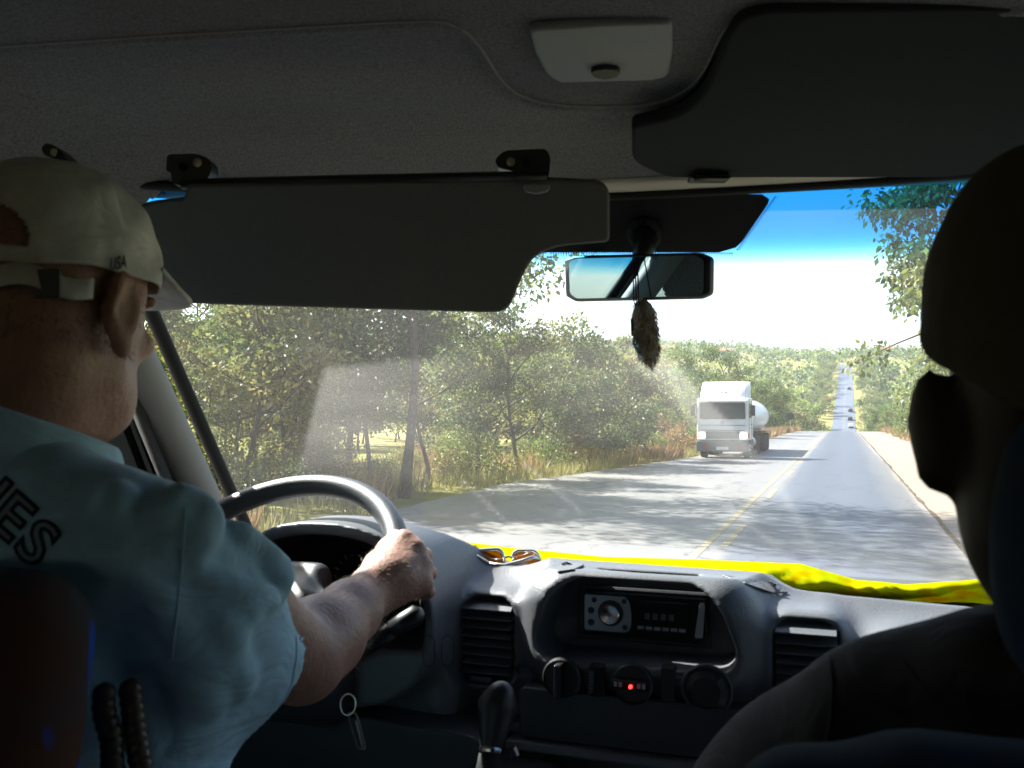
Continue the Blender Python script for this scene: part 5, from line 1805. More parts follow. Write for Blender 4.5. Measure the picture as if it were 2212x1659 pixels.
b = MB(); b.tube([Vector(P(1105, 1615, 1.13)), Vector(P(1112, 1632, 1.13))], .0065, 8); b.build('catch', M['chrome'], GL)
CN = empty('gear_console', P(1075, 1680, 1.2), 'dark console with a raised frame about the gear lever', 'console')
S = SDF(np.array(V(-.75, 1.0, -.95)), np.array(V(-.25, 1.45, -.40)), .006)
c_ = P(1070, 1790, 1.24)
S.box(c_ + np.array([0, .03, -.06]), (.075, .10, .12), .03, k=.02)
link('console_body', S.mesh('console_body'), M['black'], CN)

# ------------------------------------------------------------------ yellow cloth and sunglasses on the dash
YT = [(905, 1158), (1000, 1172), (1100, 1184), (1200, 1194), (1300, 1204), (1430, 1208), (1560, 1212), (1730, 1219), (1780, 1234), (1850, 1254), (1900, 1258), (1960, 1264), (2040, 1258), (2130, 1252), (2260, 1262), (2500, 1300)]
YB = [(905, 1190), (1000, 1228), (1100, 1236), (1200, 1238), (1300, 1238), (1430, 1244), (1560, 1256), (1700, 1274), (1800, 1288), (1850, 1292), (1940, 1298), (1990, 1300), (2060, 1306), (2130, 1312), (2260, 1330), (2500, 1370)]
rows = []
nS, nT = 150, 16
for i in range(nS + 1):
    x = 905 + (2480 - 905) * i / nS
    yt = np.interp(x, [q[0] for q in YT], [q[1] for q in YT]); yb = np.interp(x, [q[0] for q in YB], [q[1] for q in YB])
    row = []
    top = ws_hit(x, yt, -.03)
    dt = project(top)[2]
    for j in range(nT + 1):
        t = j / nT
        y = yt + (yb - yt) * t
        db = 1.64
        dd = dt * (1 - t) + db * t
        nzv = nz(x / 60, t * 2.0, 1.0, 3) * .5 + nz(x / 23, t * 3, 1, 5) * .25
        knot = math.exp(-((x - 1915) / 34) ** 2)
        bul = math.sin(math.pi * t)
        y2 = y - bul * (5 * nzv + 9 * knot * (0.6 + nz(x / 9, t * 6, 1, 8))) * (1 if t < .98 else 0)
        row.append(Vector(P(x, y2, dd - .035 * bul * (1 + 1.2 * nzv) - .02 * knot * bul)))
    row += [row[-1] + Vector((0, .05, -.03)), row[-1] + Vector((0, .12, -.03))]
    rows.append(row)
m = MB(); m.grid(rows); YC = m.build('yellow_cloth', M['cloth'], None, smooth=True, solid=.003)
tag(YC, 'bright yellow cloth stuffed along the foot of the windscreen', 'cloth')
SG = empty('sunglasses', P(1088, 1222, 1.48), 'amber sunglasses standing folded on the dashboard before the cloth', 'sunglasses')
dg = 1.56


def lens_loop(pts, n=6): return round_poly([Vector(P(x, y, dg)) for x, y in pts], .012, n)


for lp_ in ([(1016, 1190), (1082, 1186), (1090, 1210), (1084, 1226), (1020, 1226), (1010, 1212)], [(1110, 1190), (1156, 1190), (1166, 1206), (1166, 1228), (1120, 1226), (1108, 1210)]):
    lo_ = lens_loop(lp_)
    m = MB(); m.prism(lo_, Vector(FWD) * .0018); m.build('lens', M['amber_glass'], SG)
    m = MB(); m.tube(lo_, .0033, 7, closed=True); m.build('rim', M['glasses_frame'], SG, smooth=True)
m = MB(); m.tube([Vector(P(x, y, dg)) for x, y in ((1088, 1206), (1099, 1202), (1109, 1206))], .0018, 6); m.build('bridge', M['glasses_frame'], SG)
for pts in (((1008, 1206), (1030, 1202), (1062, 1222), (1110, 1226), (1140, 1222)), ((1166, 1208), (1150, 1204), (1128, 1212), (1090, 1222), (1050, 1218))):
    m = MB(); m.tube([Vector(P(x, y, dg - .022)) if k else Vector(P(x, y, dg)) for k, (x, y) in enumerate(pts)], .0028, 7, squash=(1, 1.3)); m.build('temple', M['glasses_frame'], SG, smooth=True)

# ------------------------------------------------------------------ air
m = MB(); m.box((0, 1245, 60), (2520, 1690, 72))
hz_m, N_, L_ = new_mat('thin_haze'); N_.remove(N_['Principled BSDF'])
pv = N_.new('ShaderNodeVolumePrincipled'); pv.inputs['Color'].default_value = (.86, .91, 1, 1); pv.inputs['Density'].default_value = .00014; pv.inputs['Anisotropy'].default_value = .3
L_.new(pv.outputs[0], N_['Material Output'].inputs['Volume'])
tag(m.build('haze', hz_m), kind='stuff')

# ================================================================== THE DRIVER
def unit(v):
    v = np.asarray(v, float); return v / np.linalg.norm(v)


HC = P(112, 690, .87)                          # between the ears
hy = R(15)                                    # head turned a little to the left
hf = np.array([-math.sin(hy), math.cos(hy), -.10]); hf = unit(hf)
hr = np.array([math.cos(hy), math.sin(hy), 0.0])
hu = np.cross(hr, hf)
HM = np.array([hr, hf, hu]).T                   # columns: right, front, up


def H(r, f, u, o=None): return (HC if o is None else o) + hr * r + hf * f + hu * u


RS = P(318, 1203, .775); EL = P(650, 1425, 1.0); WR = P(792, 1285, 1.195)
SPX = -.735
LS = np.array([SPX - .20, RS[1] + .02, RS[2]])
LE = np.array([-1.02, .86, EYE - .36]); LW = np.array([-.985, 1.09, EYE - .235])
DR = empty('person', (SPX, .62, EYE - .95), 'man in white cap and teal polo shirt driving with one hand on the wheel', 'person')
B = SDF((-1.12, .42, EYE - .80), (-.44, 1.36, EYE + .24), .0042)
# torso (under the shirt)
B.ell((SPX, RS[1] + .0, EYE - .27), (.19, .115, .20), k=.03); B.ell((SPX, RS[1] + .05, EYE - .52), (.20, .155, .20), k=.04)
B.cap(RS + np.array([-.03, 0, 0]), LS + np.array([.03, 0, 0]), .052, k=.04)
# neck and head
nb = np.array([SPX + .005, RS[1] - .0, RS[2] + .062])
B.cap(nb, H(.0, -.012, -.045), .064, .060, .04)
B.ell(H(0, -.004, .035), (.079, .100, .100), HM, .01)
B.ell(H(0, .036, -.045), (.058, .064, .076), HM, .03)
B.ell(H(0, .056, -.074), (.040, .042, .034), HM, .03)        # jaw and chin
for s in (-1, 1): B.cap(H(s * .050, .006, -.050), H(s * .022, .074, -.078), .016, .014, .025)
B.cap(H(0, .103, .012), H(0, .118, -.026), .008, .013, .012)  # nose
for s in (-1, 1):
    B.ell(H(s * .032, .094, .020), (.017, .010, .010), HM, .008, 's')          # eye sockets
    B.ell(H(s * .032, .086, .019), (.012, .012, .010), HM, .002)               # eyes
    B.cap(H(s * .014, .100, .036), H(s * .052, .088, .036), .008, .006, .012)  # brow
    B.ell(H(s * .047, .072, -.012), (.018, .020, .014), HM, .015)               # cheek
    # ear: tilted plate with hollow and lobe
    eo = H(s * .084, -.030, .004)
    Me = HM @ np.array(Matrix.Rotation(s * R(-24), 3, 'Z'))
    B.ell(eo, (.0075, .021, .034), Me, .006)
    B.ell(eo + hr * s * .008 + hf * .003 + hu * .002, (.006, .013, .022), Me, .004, 's')
    B.cap(eo + hu * .030 - hf * .006, eo - hu * .004 - hf * .019, .0046, .0046, .004)
    B.ell(eo - hu * .034 + hf * .006, (.0065, .010, .012), Me, .006)
B.cap(H(-.022, .104, -.056), H(.022, .104, -.056), .006, k=.006); B.cap(H(-.018, .102, -.066), H(.018, .102, -.066), .007, k=.006)
# neck folds
B.ell(H(0, -.042, -.040), (.058, .052, .065), HM, .03)
# right arm
B.chain([RS, RS * .5 + EL * .5, EL], [.056, .052, .043], .02)
fa = EL * .68 + WR * .32
B.chain([EL, fa, EL * .3 + WR * .7, WR], [.0425, .0435, .036, .031], .02)
B.ell(EL * .78 + WR * .22 + np.array([.0, -.006, .006]), (.045, .045, .042), k=.02)
MCP = [P(874, 1168, 1.272), P(899, 1190, 1.262), P(914, 1224, 1.250), P(916, 1262, 1.236)]
wr2 = [WR + (MCP[i] - WR) * .15 + np.array([0, 0, .008 - .006 * i]) for i in range(4)]
for i in range(4):
    B.cap(wr2[i], MCP[i], .0195, .0150 - .0008 * i, .016)
    B.ell(MCP[i] + np.array([0, -.003, .002]), (.0118,) * 3, k=.008)                      # knuckle
B.ell(WR * .45 + (MCP[1] + MCP[2]) * .275, (.030, .034, .026), k=.02)
fing = [[(892, 1172, 1.312), (868, 1182, 1.338), (842, 1192, 1.335)], [(918, 1200, 1.304), (894, 1216, 1.332), (862, 1220, 1.330)],
        [(929, 1238, 1.294), (906, 1252, 1.320), (874, 1252, 1.318)], [(926, 1278, 1.278), (904, 1288, 1.300), (878, 1284, 1.300)]]
fr = [(.0115, .0105, .0095, .0085), (.0118, .0108, .0097, .0087), (.0112, .0102, .0092, .0083), (.010, .0092, .0082, .0075)]
for i in range(4):
    B.chain([MCP[i]] + [P(*q) for q in fing[i]], fr[i], .004)
B.chain([P(800, 1262, 1.210), P(812, 1222, 1.232), P(836, 1186, 1.268), P(854, 1158, 1.292)], [.019, .0158, .0128, .0105], .010)
# left arm and hand
B.chain([LS, LS * .5 + LE * .5, LE], [.056, .05, .043], .02); B.chain([LE, LE * .6 + LW * .4, LW], [.0425, .043, .031], .02)
lh = np.array(rim(R(164)))
for i in range(4):
    a = np.array(rim(R(176 - i * 7))); kn = a + np.array([-.020, -.016, .022])
    B.cap(LW, kn, .019, .0145, .015); B.chain([kn, a + np.array([-.012, .022, .018]), a + np.array([.012, .024, -.006]), a + np.array([.022, .004, -.018])], [.0115, .0105, .0095, .0085], .004)
B.chain([LW + np.array([.012, .01, 0]), lh + np.array([.014, -.030, .012]), lh + np.array([.022, -.006, .024])], [.017, .014, .011], .01)
me = B.mesh('body'); smooth_mesh(me, 1, .35)
body = link('body', me, M['skin'], DR)
BV = bvh_of(body)


def strands(name, pick, n, ln, width, cols, parent, seed, lay):
    """short hairs on the body's surface where pick(point) is true"""
    g = np.random.default_rng(seed)
    loc = np.array(parent.location) + np.array(parent.parent.location)
    c = np.zeros(len(me.vertices) * 3, np.float32); me.vertices.foreach_get('co', c); c = c.reshape(-1, 3)
    nn = np.zeros(len(me.vertices) * 3, np.float32); me.vertices.foreach_get('normal', nn); nn = nn.reshape(-1, 3)
    ok = np.nonzero(pick(c))[0]
    ix = g.choice(ok, n)
    p_ = c[ix] + g.normal(0, .0015, (n, 3))
    d_ = nn[ix] * .6 + np.asarray(lay) + g.normal(0, .3, (n, 3))
    hm = leaf_mesh(name, p_, d_, ln, g.uniform(0, 1, n), seed, width)
    o = link(name, hm, leaf_mat(name + '_m', cols, .4), parent, smooth=False)
    o.location = (0, 0, 0)
    o['kind'] = 'stuff'
    return o


ax_ = unit(WR - EL)
pick_arm = lambda c: (((c - EL) @ ax_) > .05) & (((c - EL) @ ax_) < .30) & (np.linalg.norm(np.cross(c - EL, ax_), axis=1) < .06)
strands('arm_hair', pick_arm, 1500, .008, .035, [(.32, .22, .14), (.55, .42, .28), (.75, .62, .45)], body, 3, ax_ * .6 + np.array([.3, 0, -.6]))
pick_head = lambda c: (((c - HC) @ hf) < .02) & (((c - HC) @ hu) > -.035) & (((c - HC) @ hu) < .07) & (np.abs((c - HC) @ hr) < .0795)
strands('short_hair', pick_head, 5200, .007, .06, [(.05, .035, .028), (.10, .075, .06), (.20, .17, .15)], body, 5, -hu * .8)

# ------------------------------------------------------------------ polo shirt
T = SDF((-1.13, .40, EYE - .86), (-.44, 1.03, EYE + .07), .0044)
T.ell((SPX - .01, RS[1] - .01, EYE - .27), (.205, .138, .22), k=.03); T.ell((SPX - .01, RS[1] + .035, EYE - .52), (.218, .18, .22), k=.05)
T.ell((SPX + .0, RS[1] + .045, EYE - .70), (.225, .19, .2), k=.05)
T.cap(RS + np.array([-.055, -.012, .006]), LS + np.array([.055, -.012, .006]), .058, k=.03)
T.ell((SPX - .02, RS[1] - .045, RS[2] - .02), (.14, .08, .085), k=.05)
T.cap(RS + np.array([-.03, -.02, .01]), nb + np.array([.04, -.01, .005]), .055, .050, .05); T.cap(LS + np.array([.03, -.02, .01]), nb + np.array([-.04, -.01, .005]), .055, .050, .05)          # rounded upper back
HEM = P(518, 1416, .885)
dirA = unit(HEM - RS)
T.chain([RS + np.array([0, 0, .002]), RS * .55 + HEM * .45, HEM + dirA * .03], [.063, .064, .063], .03)
T.chain([P(395, 1300, .80), P(440, 1390, .83), P(528, 1506, .885)], [.052, .052, .044], .04)
T.cap(P(345, 1570, .80), P(340, 1700, .80), .050, .056, .05)
lhem = LS * .35 + LE * .65; dirL = unit(lhem - LS)
T.chain([LS, lhem + dirL * .03], [.07, .068], .035)
# folds
for (a, b, r_) in (((330, 1130, .725), (392, 1070, .745), .006), ((352, 1180, .715), (400, 1085, .74), .005), ((425, 1085, .75), (412, 1180, .735), .007), ((250, 1060, .72), (225, 1120, .70), .006),
                   ((430, 1240, .735), (540, 1330, .83), .006), ((420, 1300, .745), (500, 1400, .82), .0065), ((440, 1390, .77), (520, 1480, .85), .007), ((395, 1370, .765), (452, 1480, .79), .007),
                   ((470, 1270, .76), (590, 1300, .87), .005), ((500, 1140, .80), (590, 1240, .87), .0055), ((560, 1190, .84), (600, 1275, .87), .006), ((380, 1450, .75), (455, 1520, .78), .007), ((300, 1250, .70), (420, 1400, .745), .006)):
    mid = tuple((np.array(a) + np.array(b)) / 2)
    p1, p2 = P(*a), P(*b)
    # pull each fold's ends onto the shirt's own surface
    T.folds = getattr(T, 'folds', []) + [(p1, p2, r_ * 1.35)]


def sample(Sd, p):
    q = np.clip(((np.asarray(p) - Sd.lo) / Sd.h).astype(int), 0, Sd.n - 1)
    return Sd.F[tuple(q)]


def snap(Sd, p, sink):
    d0 = unit(np.asarray(p) - E0)
    for t in np.arange(-.16, .25, .003):
        q = np.asarray(p) + d0 * t
        if sample(Sd, q) < 0: return q + d0 * sink
    return None


for p1, p2, r_ in T.folds:
    pts = []
    for i in range(7):
        t = i / 6
        q = snap(T, p1 + (p2 - p1) * t + RGT * .006 * math.sin(t * 3.1), r_ * .30)
        if q is not None: pts.append(q)
    if len(pts) > 3:
        T.fold_pts = getattr(T, 'fold_pts', []) + [(pts, r_)]
for pts, r_ in T.fold_pts:
    n_ = len(pts)
    T.chain(pts, [r_ * (.5 + .8 * math.sin(math.pi * (i + .5) / n_)) for i in range(n_)], r_ * 1.5)
# soft cloth waviness
Tl = T.lo
def wav(x, y, z):
    return .0016 * np.sin(38 * x + 21 * z + 3 * np.sin(14 * y)) * np.sin(30 * y - 26 * z + 1.3) + .0007 * np.sin(95 * x - 60 * z + 40 * y)
T.add(wav)
# cut the hem, hollow the sleeve and the neck
hemM = np.array([np.cross(dirA, unit(np.cross(dirA, UPV))), unit(np.cross(dirA, UPV)), dirA]).T
cutc = HEM + dirA * (.011 + .10)
T.box(cutc, (.16, .16, .10), .0, hemM, .003, 's')
T.cap(HEM - dirA * .045, HEM + dirA * .10, .060, .064, .006, 's')
T.cap(P(505, 1470, .885), P(585, 1510, .95), .040, .044, .02, 's')
lM = np.array([np.cross(dirL, unit(np.cross(dirL, UPV))), unit(np.cross(dirL, UPV)), dirL]).T
T.box(lhem + dirL * .11, (.12, .12, .10), .0, lM, .003, 's'); T.cap(lhem - dirL * .04, lhem + dirL * .1, .058, k=.006, op='s')
T.cap(nb + np.array([0, .02, .02]), H(0, .0, -.02), .068, .07, .01, 's')
tm_ = T.mesh('shirt'); smooth_mesh(tm_, 1, .4)
shirt = link('shirt', tm_, M['shirt'], DR)
SBV = bvh_of(shirt)
# collar: band standing round the neck, then turned down
m = MB()
rows = []
ax0 = nb + np.array([0, .012, 0]); cax = unit(H(0, -.01, -.03) - nb)
ca = unit(np.cross(cax, [0, 1, 0])); cb = np.cross(cax, ca)
if ca[0] < 0: ca = -ca
if cb[1] > 0: cb = -cb
for i in range(57):
    t = R(-205 + 410 * i / 56 / 1.14 * 1.0)
    dr_ = ca * math.sin(t) + cb * math.cos(t)          # t=0 is the back of the neck
    fr_ = sst(R(60), R(150), abs(t))
    wob_ = .003 * math.sin(t * 5.3 + 1)
    row = []
    for (rr, hh) in ((.070, .004), (.071, .024), (.073, .037 - .006 * fr_), (.079, .040 - .008 * fr_), (.087, .032 - .008 * fr_), (.100 + wob_, .012 - .016 * fr_), (.113 + wob_, -.008 - .026 * fr_)):
        row.append(Vector(ax0 + dr_ * (rr + .006) + cax * (hh + .026)))
    rows.append(row)
m.grid(rows); col_ = m.build('collar', M['shirt'], shirt, smooth=True, solid=.0028)
ss = col_.modifiers.new('sub', 'SUBSURF'); ss.levels = 1; ss.render_levels = 1


def seam(px_pts, name, bv, parent, mat_, r=.0009, off=.0006):
    pts = []
    for a, b in zip(px_pts[:-1], px_pts[1:]):
        for i in range(6):
            q = on(bv, a[0] + (b[0] - a[0]) * i / 6, a[1] + (b[1] - a[1]) * i / 6, off)
            if q is not None: pts.append(q)
    if len(pts) > 3:
        m = MB(); m.tube(pts, r, 5); m.build(name, mat_, parent, smooth=True)


seam([(400, 1095), (398, 1150), (392, 1230), (384, 1310), (376, 1380), (372, 1430)], 'sleeve_seam', SBV, shirt, M['shirt'], .0012, .0002)
seam([(632, 1282), (640, 1340), (640, 1420), (630, 1480), (606, 1528), (570, 1550)], 'hem_seam', SBV, shirt, M['shirt'], .0010, .0002)


def text_on(txt, target, bv, parent, mat_, u0, du, dv, off, size=1.0, offset=0.0, name='lettering', sub=0):
    """flat print: letters laid from pixel u0 along du with height dv, cast on a surface"""
    cu = bpy.data.curves.new(name, 'FONT'); cu.body = txt; cu.size = 1; cu.offset = offset; cu.resolution_u = 4
    o = bpy.data.objects.new(name, cu); COL.objects.link(o)
    bpy.context.view_layer.update()
    mm_ = bpy.data.meshes.new_from_object(o.evaluated_get(bpy.context.evaluated_depsgraph_get()))
    bpy.data.objects.remove(o); bpy.data.curves.remove(cu)
    bm = bmesh.new(); bm.from_mesh(mm_)
    bmesh.ops.triangulate(bm, faces=bm.faces)
    for _ in range(sub):
        bmesh.ops.subdivide_edges(bm, edges=bm.edges, cuts=1)
    miss = []
    for v in bm.verts:
        px, py = u0[0] + v.co.x * du[0] + v.co.y * dv[0], u0[1] + v.co.x * du[1] + v.co.y * dv[1]
        q = on(bv, px, py, off)
        if q is None: miss.append(v); continue
        v.co = q
    bmesh.ops.delete(bm, geom=miss, context='VERTS')
    bm.to_mesh(mm_); bm.free()
    mm_.name = name
    return link(name, mm_, mat_, parent, smooth=False)


# varsity lettering across the shoulders: dark outline, grey face
for ch, (x, y) in (('I', (-56, 1098)), ('E', (-32, 1126)), ('S', (26, 1184))):
    sc_ = 138
    a = R(41)
    du = (sc_ * math.cos(a) * 1.02, sc_ * math.sin(a) * 1.02); dv = (sc_ * math.sin(a) * .98, -sc_ * math.cos(a) * .98)
    text_on(ch, None, SBV, shirt, M['ink'], (x, y), du, dv, .0012, offset=.050, name='letter_outline', sub=2)
    text_on(ch, None, SBV, shirt, M['ink_fill'], (x, y), du, dv, .0020, offset=-.012, name='letter', sub=2)
# trousers
S = SDF((-1.05, .45, EYE - 1.3), (-.45, 1.35, EYE - .60), .009)
for s in (-1, 1):
    S.chain([(SPX + s * .09, .66, EYE - .80), (SPX + s * .13, 1.10, EYE - .76), (SPX + s * .13, 1.24, EYE - 1.25)], [.095, .075, .06], .03)
S.ell((SPX, .62, EYE - .80), (.19, .15, .12), k=.04)
link('trousers', S.mesh('trousers'), M['shirt_dark'], DR)


# ------------------------------------------------------------------ caps
def make_cap(parent, H_, matc, bot, A_f, A_r, hgt, opening=True, tilt=.10, brim=True, brim_len=.075):
    """crown as a panelled dome: bot = height of its edge over the ears"""
    n_p, n_q = 210, 64
    pts = []
    for j in range(n_q + 1):
        ps = (math.pi / 2) * j / n_q
        row = []
        for i in range(n_p):
            ph = 2 * math.pi * i / n_p
            cr = max(math.cos(ps), 1e-6) ** (.80 if math.cos(ph) > -.3 else .68)
            front = max(math.cos(ph), 0)
            rad_f = A_f * (1.02 if math.cos(ph) > 0 else 1.0); rad_r = A_r
            seam_ = 1 - .010 * math.exp(-((((ph / (math.pi / 3)) + .5) % 1 - .5) / .06) ** 2) * math.cos(ps)
            wr_ = .0022 * math.sin(5 * ph + 3 * ps) * math.sin(7 * ps + 2 * ph) * math.cos(ps)
            z = bot + hgt * math.sin(ps) ** .95 + tilt * (-math.cos(ph)) * -.0 - (.020 * math.cos(ph) * 0)
            z += -.018 * (1 - math.cos(ph)) * .5 * (1 - j / n_q) * 1.0
            row.append(Vector(H_(rad_r * math.sin(ph) * cr * seam_ + wr_, rad_f * math.cos(ph) * cr * seam_ + .012 * front * math.sin(2 * ps) * .5, z + wr_)))
        pts.append(row)
    m = MB()
    vs = [p for r_ in pts for p in r_]
    fs = []
    for j in range(n_q):
        for i in range(n_p):
            k = (i + 1) % n_p
            ph = 2 * math.pi * (i + .5) / n_p
            dphi = abs(((ph - math.pi + math.pi) % (2 * math.pi)) - math.pi)
            ps = (j + .5) / n_q
            if opening and 4 <= j and (dphi / .44) ** 2 + ((ps) / .30) ** 2 < 1: continue
            if opening and j < 2 and dphi < .54 and False: continue
            fs.append((j * n_p + i, j * n_p + k, (j + 1) * n_p + k, (j + 1) * n_p + i))
    m.add(vs, fs)
    me_ = m.mesh('crown')
    cr_ = link('crown', me_, matc, parent, True)
    sd_ = cr_.modifiers.new('solid', 'SOLIDIFY'); sd_.thickness = .0028; sd_.offset = 1
    b = MB(); b.lathe([(.007, 0), (.007, .003), (.004, .006)], H_(0, 0, bot + hgt - .001), hu, 14); b.build('button', matc, cr_, smooth=True)
    if brim:
        rows = []
        for i in range(25):
            t = -1 + 2 * i / 24
            ph = t * R(72)
            base = np.array([A_r * math.sin(ph), A_f * math.cos(ph) * 1.0, bot + .002])
            tipx = .088 * math.sin(t * 1.45) ; tipf = A_f * .35 + (A_f * .65 + brim_len) * math.cos(t * 1.45) ** .7 if abs(t * 1.45) < 1.57 else A_f * .35
            tip = np.array([tipx, max(tipf, base[1] + .002), 0])
            row = []
            for k in range(9):
                s = k / 8
                q = base * (1 - s) + np.array([tip[0], tip[1], 0]) * s
                lat = q[0]
                dz = -.10 * (q[1] - base[1]) - 1.3 * lat * lat * s
                row.append(Vector(H_(q[0], q[1], bot + .012 + dz)))
            rows.append(row)
        b = MB(); b.grid(rows); b.build('brim', matc, parent, smooth=True, solid=.0042)
    return cr_


CAPD = empty('cap', Vector(HC) - Vector(DR.location))
CAPD.parent = DR
cr = make_cap(CAPD, H, M['cap_white'], .046, .112, .091, .102)
CBV = bvh_of(cr)
# strap across the back opening with its buckle
m = MB(); rows = []
for i in range(31):
    ph = math.pi - .95 + 1.75 * i / 30
    w0, w1 = .016, .046
    dz = -.012 - .004 * math.sin(i * .5)
    rows.append([Vector(H(-.0935 * math.sin(ph) * -1, .1145 * math.cos(ph), z_ + dz - .012)) for z_ in (w0 + .012, .030 + .006, w1)])
m.grid(rows); strap = m.build('strap', M['cap_white'], CAPD, smooth=True, solid=.002)
STV = bvh_of(strap)
q = on(STV, 100, 612, .004)
if q is None: q = Vector(P(100, 612, .76))
m = MB(); m.prism(round_poly([q + Vector(RGT) * x * .011 + Vector(UPV) * z * .0125 for x, z in ((-1, -1), (1, -.95), (1, 1), (-1, .95))], .003), Vector(FWD) * .003); m.build('buckle', M['dash_dark'], CAPD, bevel=.0008)
q = on(CBV, 166, 576, .0032)
if q is not None:
    m = MB(); m.tube([q + Vector(RGT) * .0036 * math.cos(a) + Vector(UPV) * .005 * math.sin(a) for a in np.linspace(0, 2 * math.pi, 17)[:-1]], .0013, 5, closed=True); m.build('eyelet', M['cap_white'], cr)
    m = MB(); m.lathe([(.0034, 0), (.0034, .0004)], q + Vector(FWD) * .001, -FWD, 12); m.build('eyelet_hole', M['ink'], cr)
text_on('USA', None, CBV, cr, M['ink'], (236, 587), (20, -5.5), (3, -40), .0034, offset=.03, name='lettering', sub=1)

# ------------------------------------------------------------------ driver's seat with bead cover
DS = empty('cab_seat', (SPX, .45, EYE - 1.2), 'patterned cloth driver seat with a wooden bead cover', 'seat')
S = SDF((-1.10, .30, EYE - 1.05), (-.46, .66, EYE - .06), .007)
tilt_ = np.array(Matrix.Rotation(R(-9), 3, 'X'))
S.box((SPX + .0, .455, EYE - .465), (.235, .05, .36), .05, tilt_, .02)
for s in (-1, 1): S.cap((SPX + s * .20, .50, EYE - .80), (SPX + s * .19, .485, EYE - .36), .055, .05, .04)
link('backrest', S.mesh('backrest'), M['seat'], DS)
S = SDF((-1.05, .40, EYE - 1.2), (-.42, 1.0, EYE - .85), .01)
S.box((SPX, .70, EYE - 1.02), (.25, .26, .08), .06, k=.02); link('cushion', S.mesh('cushion'), M['seat'], DS)
bp_ = []
for i in range(13):
    t = i / 12
    bp_.append(P(262 + 38 * t ** 1.2, 1500 + 250 * t, .70 - .01 * t))
m0 = None
for i, q in enumerate(bp_):
    for k in range(2):
        c_ = q + RGT * (-.013 + .0155 * k) * (1 + .1 * math.sin(i)) + FWD * .010 * k
        if m0 is None:
            m = MB(); m.lathe([(.001, -.0088), (.0062, -.0068), (.0090, 0), (.0062, .0068), (.001, .0088)], (0, 0, 0), (.6, .1, .8), 12)
            m0 = m.mesh('bead'); m0.materials.append(M['wood']); m0.polygons.foreach_set('use_smooth', np.ones(len(m0.polygons), bool))
        o = bpy.data.objects.new('bead', m0); COL.objects.link(o); o.parent = DS; o.location = Vector(c_) - Vector(DS.location)

# ================================================================== THE PASSENGER
pc = P(2048, 925, .56) + np.array([.082, .012, .0])
pf, pr_, pu = unit([.02, 1, -.06]), np.array([1, -.02, 0]), None
pr_ = unit(pr_); pu = np.cross(pr_, pf); PM_ = np.array([pr_, pf, pu]).T


def HP(r, f, u): return pc + pr_ * r + pf * f + pu * u


PS = empty('person', (pc[0], pc[1], EYE - .9), 'passenger in a dark cap and brown shirt seen from behind in shade', 'person')
LSP = P(1925, 1645, .63); LEP = P(1640, 1830, .72)
B = SDF((-.40, .36, EYE - .80), (.46, 1.05, EYE + .26), .006)
nbp = pc + np.array([.040, -.03, -.165])
B.cap(nbp, HP(.0, -.015, -.05), .066, .060, .04)
B.ell(HP(0, -.004, .035), (.079, .100, .100), PM_, .01); B.ell(HP(0, .040, -.045), (.064, .066, .078), PM_, .03); B.ell(HP(0, .062, -.085), (.046, .045, .036), PM_, .03)
B.cap(HP(0, .103, .012), HP(0, .118, -.026), .009, .015, .012)
for s in (-1, 1):
    eo = HP(s * .090, -.012, .003); Me = PM_ @ np.array(Matrix.Rotation(s * R(-38), 3, 'Z'))
    B.ell(eo, (.008, .020, .034), Me, .006); B.ell(eo - pu * .028 + pf * .004, (.008, .011, .013), Me, .006)
    B.ell(HP(s * .032, .094, .020), (.017, .010, .010), PM_, .008, 's'); B.ell(HP(s * .032, .086, .019), (.012, .012, .010), PM_, .002)
RSP = LSP + np.array([.40, .0, .01])
B.ell((nbp[0], nbp[1] + .02, nbp[2] - .26), (.19, .12, .24), k=.03); B.cap(LSP, RSP, .05, k=.04)
B.ell(HP(-.04, -.02, -.050), (.034, .045, .045), PM_, .03); B.cap(HP(.0, -.02, -.07), nbp + np.array([.0, 0, .02]), .058, .056, .03)
B.chain([LSP, LEP], [.055, .045], .02); B.chain([LEP, LEP + np.array([.16, .20, .02])], [.043, .03], .02)
hb_ = LEP + np.array([.16, .20, .02])
for i in range(4):
    B.chain([hb_, hb_ + np.array([.05 + .004 * i, .05 - .016 * i, .004]), hb_ + np.array([.085, .06 - .02 * i, -.012])], [.018, .011, .009], .01)
B.chain([hb_, hb_ + np.array([.01, .05, .012]), hb_ + np.array([.03, .075, .01])], [.016, .012, .010], .01)
B.chain([RSP, RSP + np.array([.05, .12, -.26])], [.055, .045], .02)
link('body', B.mesh('body'), M['skin_dark'], PS)
T = SDF((-.42, .36, EYE - .80), (.50, .95, EYE - .02), .006)
T.ell((nbp[0], nbp[1] + .015, nbp[2] - .26), (.215, .145, .26), k=.04)
T.chain([P(2195, 1560, .58), P(2050, 1620, .605), LSP], [.062, .064, .066], .05)
T.cap(nbp + np.array([-.03, 0, -.035]), P(2195, 1560, .58), .055, k=.05)
T.cap(nbp + np.array([.03, 0, -.04]), RSP, .062, .068, .05)
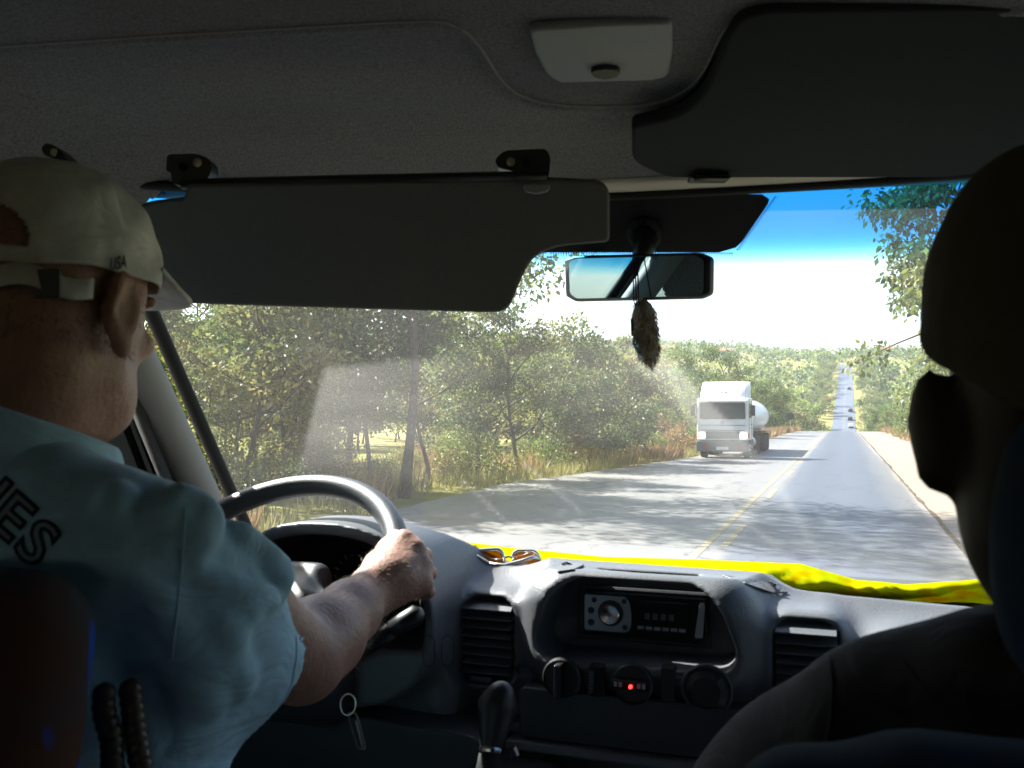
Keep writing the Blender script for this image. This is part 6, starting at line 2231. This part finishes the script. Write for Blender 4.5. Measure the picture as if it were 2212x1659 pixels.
T.chain([LSP, LSP * .45 + LEP * .55, LEP * .85 + LSP * .15], [.068, .074, .072], .04)
T.cap(RSP, RSP + np.array([.04, .09, -.18]), .07, k=.04)
T.cap(nbp + np.array([0, .02, .03]), HP(0, 0, -.03), .069, k=.01, op='s')
T.add(lambda x, y, z: .0018 * np.sin(40 * x + 25 * z + 3 * np.sin(16 * y)) * np.sin(34 * y - 22 * z))
ps_ = link('shirt', T.mesh('shirt'), M['shirt_dark'], PS)
PBV = bvh_of(ps_)
seam([(1905, 1372), (1960, 1440), (2030, 1530), (2100, 1590), (2190, 1640)], 'yoke_seam', PBV, ps_, M['shirt_dark'], .0009, .0002)
seam([(1790, 1405), (1800, 1480), (1796, 1560), (1780, 1640)], 'sleeve_seam', PBV, ps_, M['shirt_dark'], .0016, .0002)
CAPP = empty('cap', Vector(pc) - Vector(PS.location)); CAPP.parent = PS


def HPt(r, f, u): return pc + pr_ * r + pf * f + pu * (u + .45 * f) + pu * .0


make_cap(CAPP, HPt, M['cap_dark'], .066, .118, .096, .112, opening=False)

# ------------------------------------------------------------------ passenger seat
PSE = empty('cab_seat', (.2, .40, EYE - 1.2), 'blue grey cloth passenger seat with headrest close to the camera', 'seat')
S = SDF((-.12, .26, EYE - .60), (.46, .60, EYE + .06), .005)
hc_ = P(2455, 1190, .47)
S.box(hc_, (.055, .040, .075), .038, k=.02); S.ell(hc_ + np.array([-.0, -.005, -.005]), (.064, .052, .084), k=.03)
link('headrest', S.mesh('headrest'), M['seat_blue'], PSE)
m = MB()
for dx in (-.03, .04): m.tube([hc_ + np.array([dx, 0, -.07]), hc_ + np.array([dx, 0, -.30])], .006, 8)
m.build('headrest_post', M['steel'], PSE)
S = SDF((-.25, .22, EYE - 1.0), (.62, .60, EYE - .12), .0065)
a_, b_ = P(1800, 1800, .43), P(2160, 1800, .42)
for q, w_ in ((P(1830, 1768, .44), .060), (P(2150, 1752, .42), .070)):
    S.box(q + np.array([0, 0, -.28]), (w_, .05, .31), .045, k=.02)
link('backrest', S.mesh('backrest'), M['seat_blue'], PSE)
